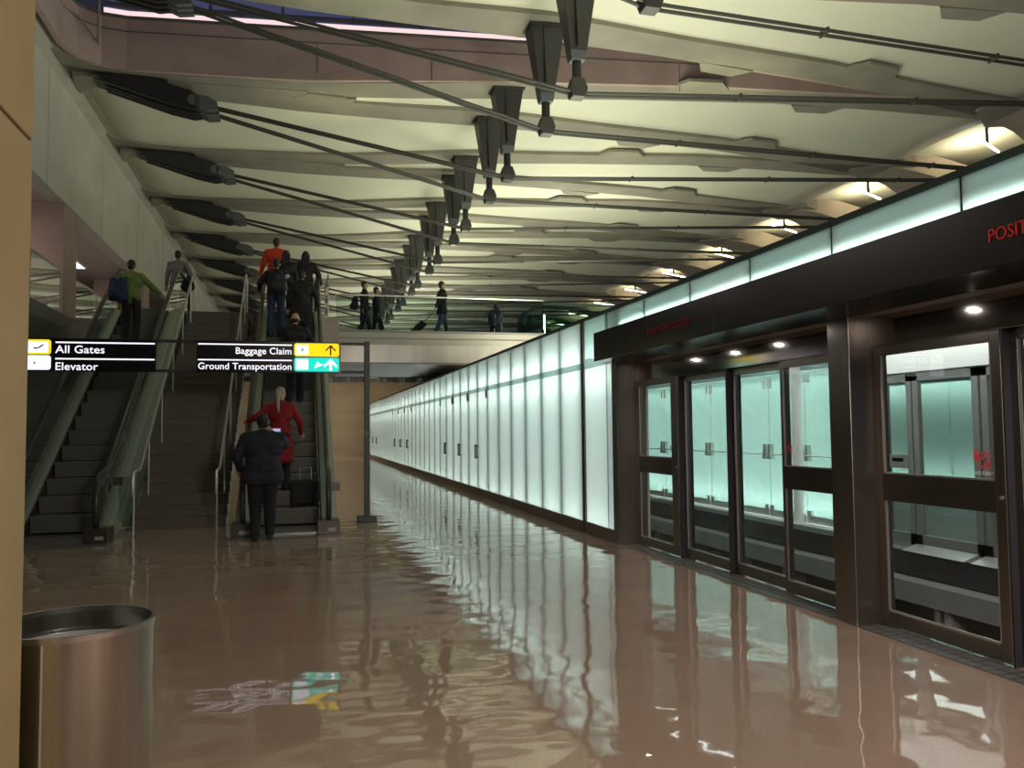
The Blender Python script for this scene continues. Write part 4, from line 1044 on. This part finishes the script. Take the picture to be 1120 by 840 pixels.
    # legs
    for s_, ft, fz in ((-1, lf, lfz), (1, rf, rfz)):
        an = Vector((ft[0], ft[1], 0.085+fz)); kn, an = ik(hip[s_], an, 0.43, 0.42, (s_*0.05, 1, 0))
        cap_mesh(skel, hip[s_], kn, 0.082*B, 0.054); cap_mesh(skel, kn, an, 0.053, 0.036)
        cap_mesh(skel, an+Vector((0, -0.02, -0.045)), an+Vector((s_*0.01, 0.13, -0.055)), 0.034, 0.026)
        cap_mesh(pants, hip[s_], kn, 0.100*B, 0.076*B); cap_mesh(pants, kn, an+Vector((0, 0, 0.01)), 0.072*B, 0.064)
        so = MB(); cap_mesh(so, an+Vector((0, -0.03, -0.042)), an+Vector((s_*0.012, 0.145, -0.052)), 0.043, 0.034)
        for i, v in enumerate(so.v):
            if v[2] < an.z-0.083: so.v[i] = (v[0], v[1], an.z-0.085)
        sm = mat('shoe_%02d%02d' % (int(shoes[0]*99), int(shoes[2]*99)), shoes, 0.4)
        so.build('shoe', sm, None, smooth=True).parent = e
    cap_mesh(pants, (-0.06, 0, 0.95), (0.06, 0, 0.95), 0.125*B, 0.125*B)
    if coat > 0:
        for z in [0.95-coat*f_ for f_ in (0.25, 0.5, 0.75, 1.0)]:
            f_ = (0.95-z)/max(coat, 1e-3); cap_mesh(jacket, (-0.10*B, 0, z), (0.10*B, 0, z), (0.108+0.02*f_)*B*bulk, (0.108+0.02*f_)*B*bulk)
    fuse(skel, 'body', M_skin, e, vox*0.75, 2)
    jo = fuse(jacket, 'coat' if coat > 0.15 else 'jacket', cloth('cloth_%02d_%02d_%02d' % tuple(int(c*99) for c in top), top), e, vox*1.3, 6)
    hem = 0.95-max(coat, 0.05)-0.07
    for v in jo.data.vertices:
        if v.co.z < hem and abs(v.co.x) < 0.24*B: v.co.z = hem
    fuse(pants, 'trousers', cloth('cloth_%02d_%02d_%02d' % tuple(int(c*99) for c in legs), legs), e, vox*1.3, 5)
    # hair
    hm = mat('hair_%02d_%02d' % (int(hair[0]*99), int(hair[2]*99)), hair, 0.6, var=0.3, scale=60)
    hb_ = MB(); ell(hb_, hp(0, -0.024, 0.034), (0.084, 0.097, 0.096), rot=R); ell(hb_, hp(0, -0.05, -0.02), (0.070, 0.060, 0.075), rot=R)
    if hairstyle == 'ponytail':
        cap_mesh(hb_, hp(0, -0.115, 0.03), hp(0, -0.15, -0.03), 0.030, 0.034); cap_mesh(hb_, hp(0, -0.15, -0.03), hp(0.01, -0.165, -0.22), 0.034, 0.026); cap_mesh(hb_, hp(0.01, -0.165, -0.22), hp(0.015, -0.165, -0.32), 0.026, 0.010)
    if hairstyle == 'long':
        for x in (-0.055, 0, 0.055): cap_mesh(hb_, hp(x, -0.055, 0.0), hp(x*1.3, -0.085, -0.22), 0.048, 0.035)
    if hairstyle == 'bald':
        hb_ = MB(); ell(hb_, hp(0, -0.045, -0.022), (0.080, 0.070, 0.050), rot=R)
    ho = fuse(hb_, 'hair', hm, e, 0.008, 2)
    eb = MB()
    for s_ in (-1, 1): ell(eb, hp(s_*0.031, 0.078, 0.004), (0.011, 0.008, 0.008), 8, 6)
    eb.build('eyes', mat('eye_dark', (0.03, 0.02, 0.015), 0.3)).parent = e
    return e
def backpack(label, loc, rz, s=1.0, col=(0.02, 0.02, 0.025)):
    e = empty('backpack', loc, label, 'bag'); e.rotation_euler.z = rz; e.scale = (s, s, s); m = cloth('pack_%02d%02d%02d' % tuple(int(c*99) for c in col), col)
    b = MB(); cap_mesh(b, (-0.07, 0, 0.10), (-0.07, 0, 0.36), 0.09, 0.075); cap_mesh(b, (0.07, 0, 0.10), (0.07, 0, 0.36), 0.09, 0.075); cap_mesh(b, (0, -0.05, 0.1), (0, -0.05, 0.3), 0.09, 0.07)
    fuse(b, 'pack_body', m, e, 0.014, 3)
    p = MB(); cap_mesh(p, (-0.05, -0.12, 0.10), (0.05, -0.12, 0.10), 0.06, 0.06); cap_mesh(p, (-0.05, -0.12, 0.16), (0.05, -0.12, 0.16), 0.05, 0.05); fuse(p, 'front_pocket', m, e, 0.014, 2)
    for x in (-0.11, 0.11):
        o = MB().tube([(x, 0.05, 0.08), (x*1.15, 0.14, 0.10), (x*1.1, 0.26, 0.26), (x, 0.20, 0.43), (x, 0.04, 0.43)], 0.014, 6).build('strap', m, smooth=True); o.parent = e
    return e
YF = lambda y: pz(y)
def step_z(y):   # tread height under a rider
    i = int((y-13.03)/0.40); yy = 13.03+i*0.40; return min(F2, max(0.03, pz(yy+0.20)))
# foreground man, puffy navy coat, both hands raised with a phone
man = person('large man in navy jacket holding up a phone at the foot of the right escalator', (-0.47, 11.98, 0.003), 0.05, H=1.76, build=1.20, bulk=1.16, coat=0.10,
       lh=(-0.30, 0.12, 0.96), rh=(0.16, 0.40, 1.46), lf=(-0.09, -0.03), rf=(0.10, 0.03), top=(0.012, 0.014, 0.028), legs=(0.010, 0.010, 0.014), hair=(0.012, 0.010, 0.010), head_tilt=-0.25, lean=0.06, vox=0.008, rhc=0.9)
ph = empty('smartphone', (-0.30, 12.43, 1.52), 'smartphone with lit screen held up by the man in the navy jacket', 'phone'); ph.rotation_euler = (0.25, 0, 0.05)
o = MB().box(-0.065, 0.065, 0, 0.008, -0.035, 0.035).build('case', M_black, bevel=0.003); o.parent = ph
o = MB().box(-0.058, 0.058, -0.0015, 0, -0.03, 0.03).build('screen', mat('phone_screen', (0.1, 0.1, 0.2), 0.3, emis=(0.55, 0.5, 0.9), estr=0.8)); o.parent = ph
# riders on the right escalator
y = 14.05; person('woman in red coat with a long grey ponytail riding up the right escalator', (-0.27, y, step_z(y)), 0.0, H=1.68, coat=0.42, lh=(-0.55, 0.16, 1.17), rh=(0.34, 0.10, 0.95),
       top=(0.24, 0.008, 0.013), legs=(0.02, 0.02, 0.025), hair=(0.38, 0.33, 0.27), hairstyle='ponytail', head_turn=-0.3)
sc = empty('suitcase', (0.12, 13.78, step_z(13.78)), 'small black suitcase standing on the step behind the woman in red', 'suitcase')
MB().box(-0.10, 0.34, 13.68, 13.90, step_z(13.78)+0.04, step_z(13.78)+0.42).build('case_body', cloth('case_black', (0.012, 0.012, 0.014)), sc, bevel=0.03)
MB().tube([(0.03, 13.70, step_z(13.78)+0.42), (0.03, 13.70, step_z(13.78)+0.62), (0.21, 13.70, step_z(13.78)+0.62), (0.21, 13.70, step_z(13.78)+0.42)], 0.010, 8).build('handle', M_steel, sc)
for x in (-0.04, 0.28): MB().tube([(x-0.02, 13.72, step_z(13.78)+0.03), (x+0.02, 13.72, step_z(13.78)+0.03)], 0.03, 10).build('wheel', M_rubber, sc)
y = 16.45; person('bald man in black coat just behind the Baggage Claim sign on the right escalator', (-0.05, y, step_z(y)), 0.0, H=1.74, coat=0.2, top=(0.013, 0.013, 0.015), legs=(0.015, 0.016, 0.022), hair=(0.02, 0.015, 0.012), hairstyle='bald', lh=(-0.3, 0.15, 0.9), rh=(0.42, 0.25, 1.02))
y = 18.75; person('rider in blue jeans and dark jacket with white sleeves on the right escalator', (-0.47, y, step_z(y)), 0.0, H=1.76, top=(0.018, 0.018, 0.022), legs=(0.035, 0.055, 0.11), hair=(0.015, 0.012, 0.01), lh=(-0.36, 0.15, 1.05), rh=(0.28, 0.20, 1.02), bulk=1.08)
backpack('black backpack on the rider in blue jeans', (-0.47, y-0.24, step_z(y)+0.95), 0.0, 1.15)
for s_, yy_ in ((1, y),):
    w_ = MB(); cap_mesh(w_, (-0.255, yy_-0.02, step_z(y)+1.36), (-0.235, yy_+0.03, step_z(y)+1.12), 0.075, 0.070); o = w_.build('white_sleeve_panel', mat('sleeve_white', (0.45, 0.45, 0.46), 0.8), smooth=True)
    tag(o, 'white sleeve cover on the arm of the rider in blue jeans', 'sleeve')
y = 18.35; person('rider in long black coat at the right side of the right escalator', (0.07, y, step_z(y)), 0.0, H=1.70, coat=0.35, top=(0.012, 0.012, 0.013), legs=(0.012, 0.012, 0.013), hair=(0.012, 0.010, 0.010), lh=(-0.30, 0.1, 0.9), rh=(0.36, 0.15, 0.98), bulk=1.12)
y = 20.12; person('man in bright orange-red jacket at the top of the right escalator', (-0.50, y, step_z(y)), 0.0, H=1.80, build=1.08, top=(0.62, 0.055, 0.015), legs=(0.03, 0.03, 0.04), hair=(0.03, 0.02, 0.014), lh=(-0.36, 0.02, 0.88), rh=(0.36, 0.02, 0.88), bulk=1.06)
y = 19.55; person('long-haired person in dark top standing behind the man in the orange-red jacket', (-0.27, y, step_z(y)), 0.0, H=1.62, hairstyle='long', top=(0.02, 0.014, 0.016), legs=(0.012, 0.012, 0.014), hair=(0.02, 0.012, 0.01))
y = 19.75; person('dark-haired person in black jacket at the upper right of the right escalator', (0.17, y, step_z(y)), -0.1, H=1.66, top=(0.012, 0.012, 0.014), legs=(0.012, 0.012, 0.014), hair=(0.014, 0.010, 0.01), hairstyle='long', lh=(-0.28, 0.1, 0.9), rh=(0.36, 0.10, 0.95), bulk=1.1)
# left escalator
y = 18.25; gz = step_z(y); person('man in olive green sweater riding up the left escalator', (-3.33, y, gz), -0.05, H=1.76, top=(0.12, 0.18, 0.045), legs=(0.015, 0.015, 0.018), hair=(0.012, 0.010, 0.01), lh=(-0.25, 0.08, 0.86), rh=(0.50, 0.28, 1.12), bulk=1.05)
backpack('dark blue backpack on the left shoulder of the man in green', (-3.54, y-0.22, gz+0.84), -0.25, 1.2, (0.012, 0.022, 0.07))
y = 21.9; person('man in pale grey shirt on the upper floor beside the left escalator top', (-2.92, y, F2+0.006), -0.1, H=1.76, top=(0.20, 0.21, 0.24), legs=(0.03, 0.03, 0.04), hair=(0.03, 0.02, 0.016), lh=(-0.3, 0.08, 0.85), rh=(0.30, 0.05, 0.95))
sb = empty('shoulder_bag', (-2.66, 21.72, F2+0.72), 'black shoulder bag hanging at the side of the man in the pale grey shirt', 'bag')
b_ = MB(); cap_mesh(b_, (0, 0, 0.08), (0, 0.03, 0.30), 0.12, 0.09); cap_mesh(b_, (0.07, -0.02, 0.10), (0.05, 0, 0.24), 0.10, 0.08); fuse(b_, 'bag_body', cloth('bag_black', (0.012, 0.012, 0.014)), sb, 0.014, 3)
o = MB().tube([(0.02, 0, 0.30), (-0.08, 0.06, 0.60), (-0.20, 0.16, 0.74), (-0.22, 0.26, 0.70)], 0.018, 6).build('strap', M_black, smooth=True); o.parent = sb
# bridge
person('man in long dark coat walking left to right on the bridge near the crowded escalator', (1.95, 25.2, F2), -PI/2+0.1, H=1.76, coat=0.35, top=(0.018, 0.018, 0.02), legs=(0.02, 0.02, 0.02), hair=(0.02, 0.015, 0.012), lf=(-0.09, 0.22), rf=(0.09, -0.2), lh=(-0.24, 0.22, 0.9), rh=(0.24, -0.1, 0.82), vox=0.012, hairstyle='short')
person('person in dark jacket walking close behind the man in the long coat', (2.35, 25.6, F2), -PI/2, H=1.66, coat=0.25, top=(0.014, 0.014, 0.015), legs=(0.015, 0.015, 0.016), hair=(0.012, 0.01, 0.01), lf=(-0.09, -0.2), rf=(0.09, 0.2), vox=0.012)
tag(backpack('dark bag carried by the left-hand walker on the bridge', (1.68, 25.15, F2+0.85), -PI/2, 1.0), None)
person('man in dark jacket and blue jeans pulling a suitcase along the bridge', (4.30, 25.0, F2), -PI/2+0.15, H=1.80, coat=0.14, top=(0.012, 0.012, 0.014), legs=(0.05, 0.09, 0.17), hair=(0.02, 0.015, 0.012), lf=(-0.09, 0.20), rf=(0.09, -0.26), rfz=0.03, lh=(-0.26, 0.16, 0.86), rh=(0.24, -0.30, 0.86), vox=0.012, bulk=1.1)
ts = empty('trolley_suitcase', (3.55, 24.95, F2), 'dark tilted trolley suitcase pulled by the man in blue jeans on the bridge', 'suitcase')
ca, sa = math.cos(0.75), math.sin(0.75)
def tp(u, v): return (3.30+u*sa*1.0+v*(-ca)*0+v*ca*0.0+u*0.15, F2+0.05+u*ca)
MB().prism([(3.20, F2+0.14), (3.38, F2+0.02), (3.82, F2+0.42), (3.64, F2+0.56)], 24.80, 25.12, 'y').build('case_body', MATS['case_black'], ts, bevel=0.03)
MB().tube([(3.68, 24.90, F2+0.46), (4.02, 24.90, F2+0.82), (4.02, 25.02, F2+0.82), (3.68, 25.02, F2+0.46)], 0.012, 6).build('handle', M_strut, ts)
for yy_ in (24.82, 25.10): MB().tube([(3.34, yy_-0.02, F2+0.035), (3.34, yy_+0.02, F2+0.035)], 0.034, 10).build('wheel', M_rubber, ts)
person('person in dark navy clothes standing far right on the bridge with a bag', (6.55, 27.2, F2), 0.1, H=1.50, coat=0.3, top=(0.014, 0.016, 0.03), legs=(0.012, 0.014, 0.025), hair=(0.012, 0.01, 0.012), vox=0.012, bulk=1.2, hairstyle='long')
backpack('dark navy backpack on the person far right on the bridge', (6.36, 26.96, F2+0.72), 0.3, 1.0, (0.016, 0.02, 0.05))
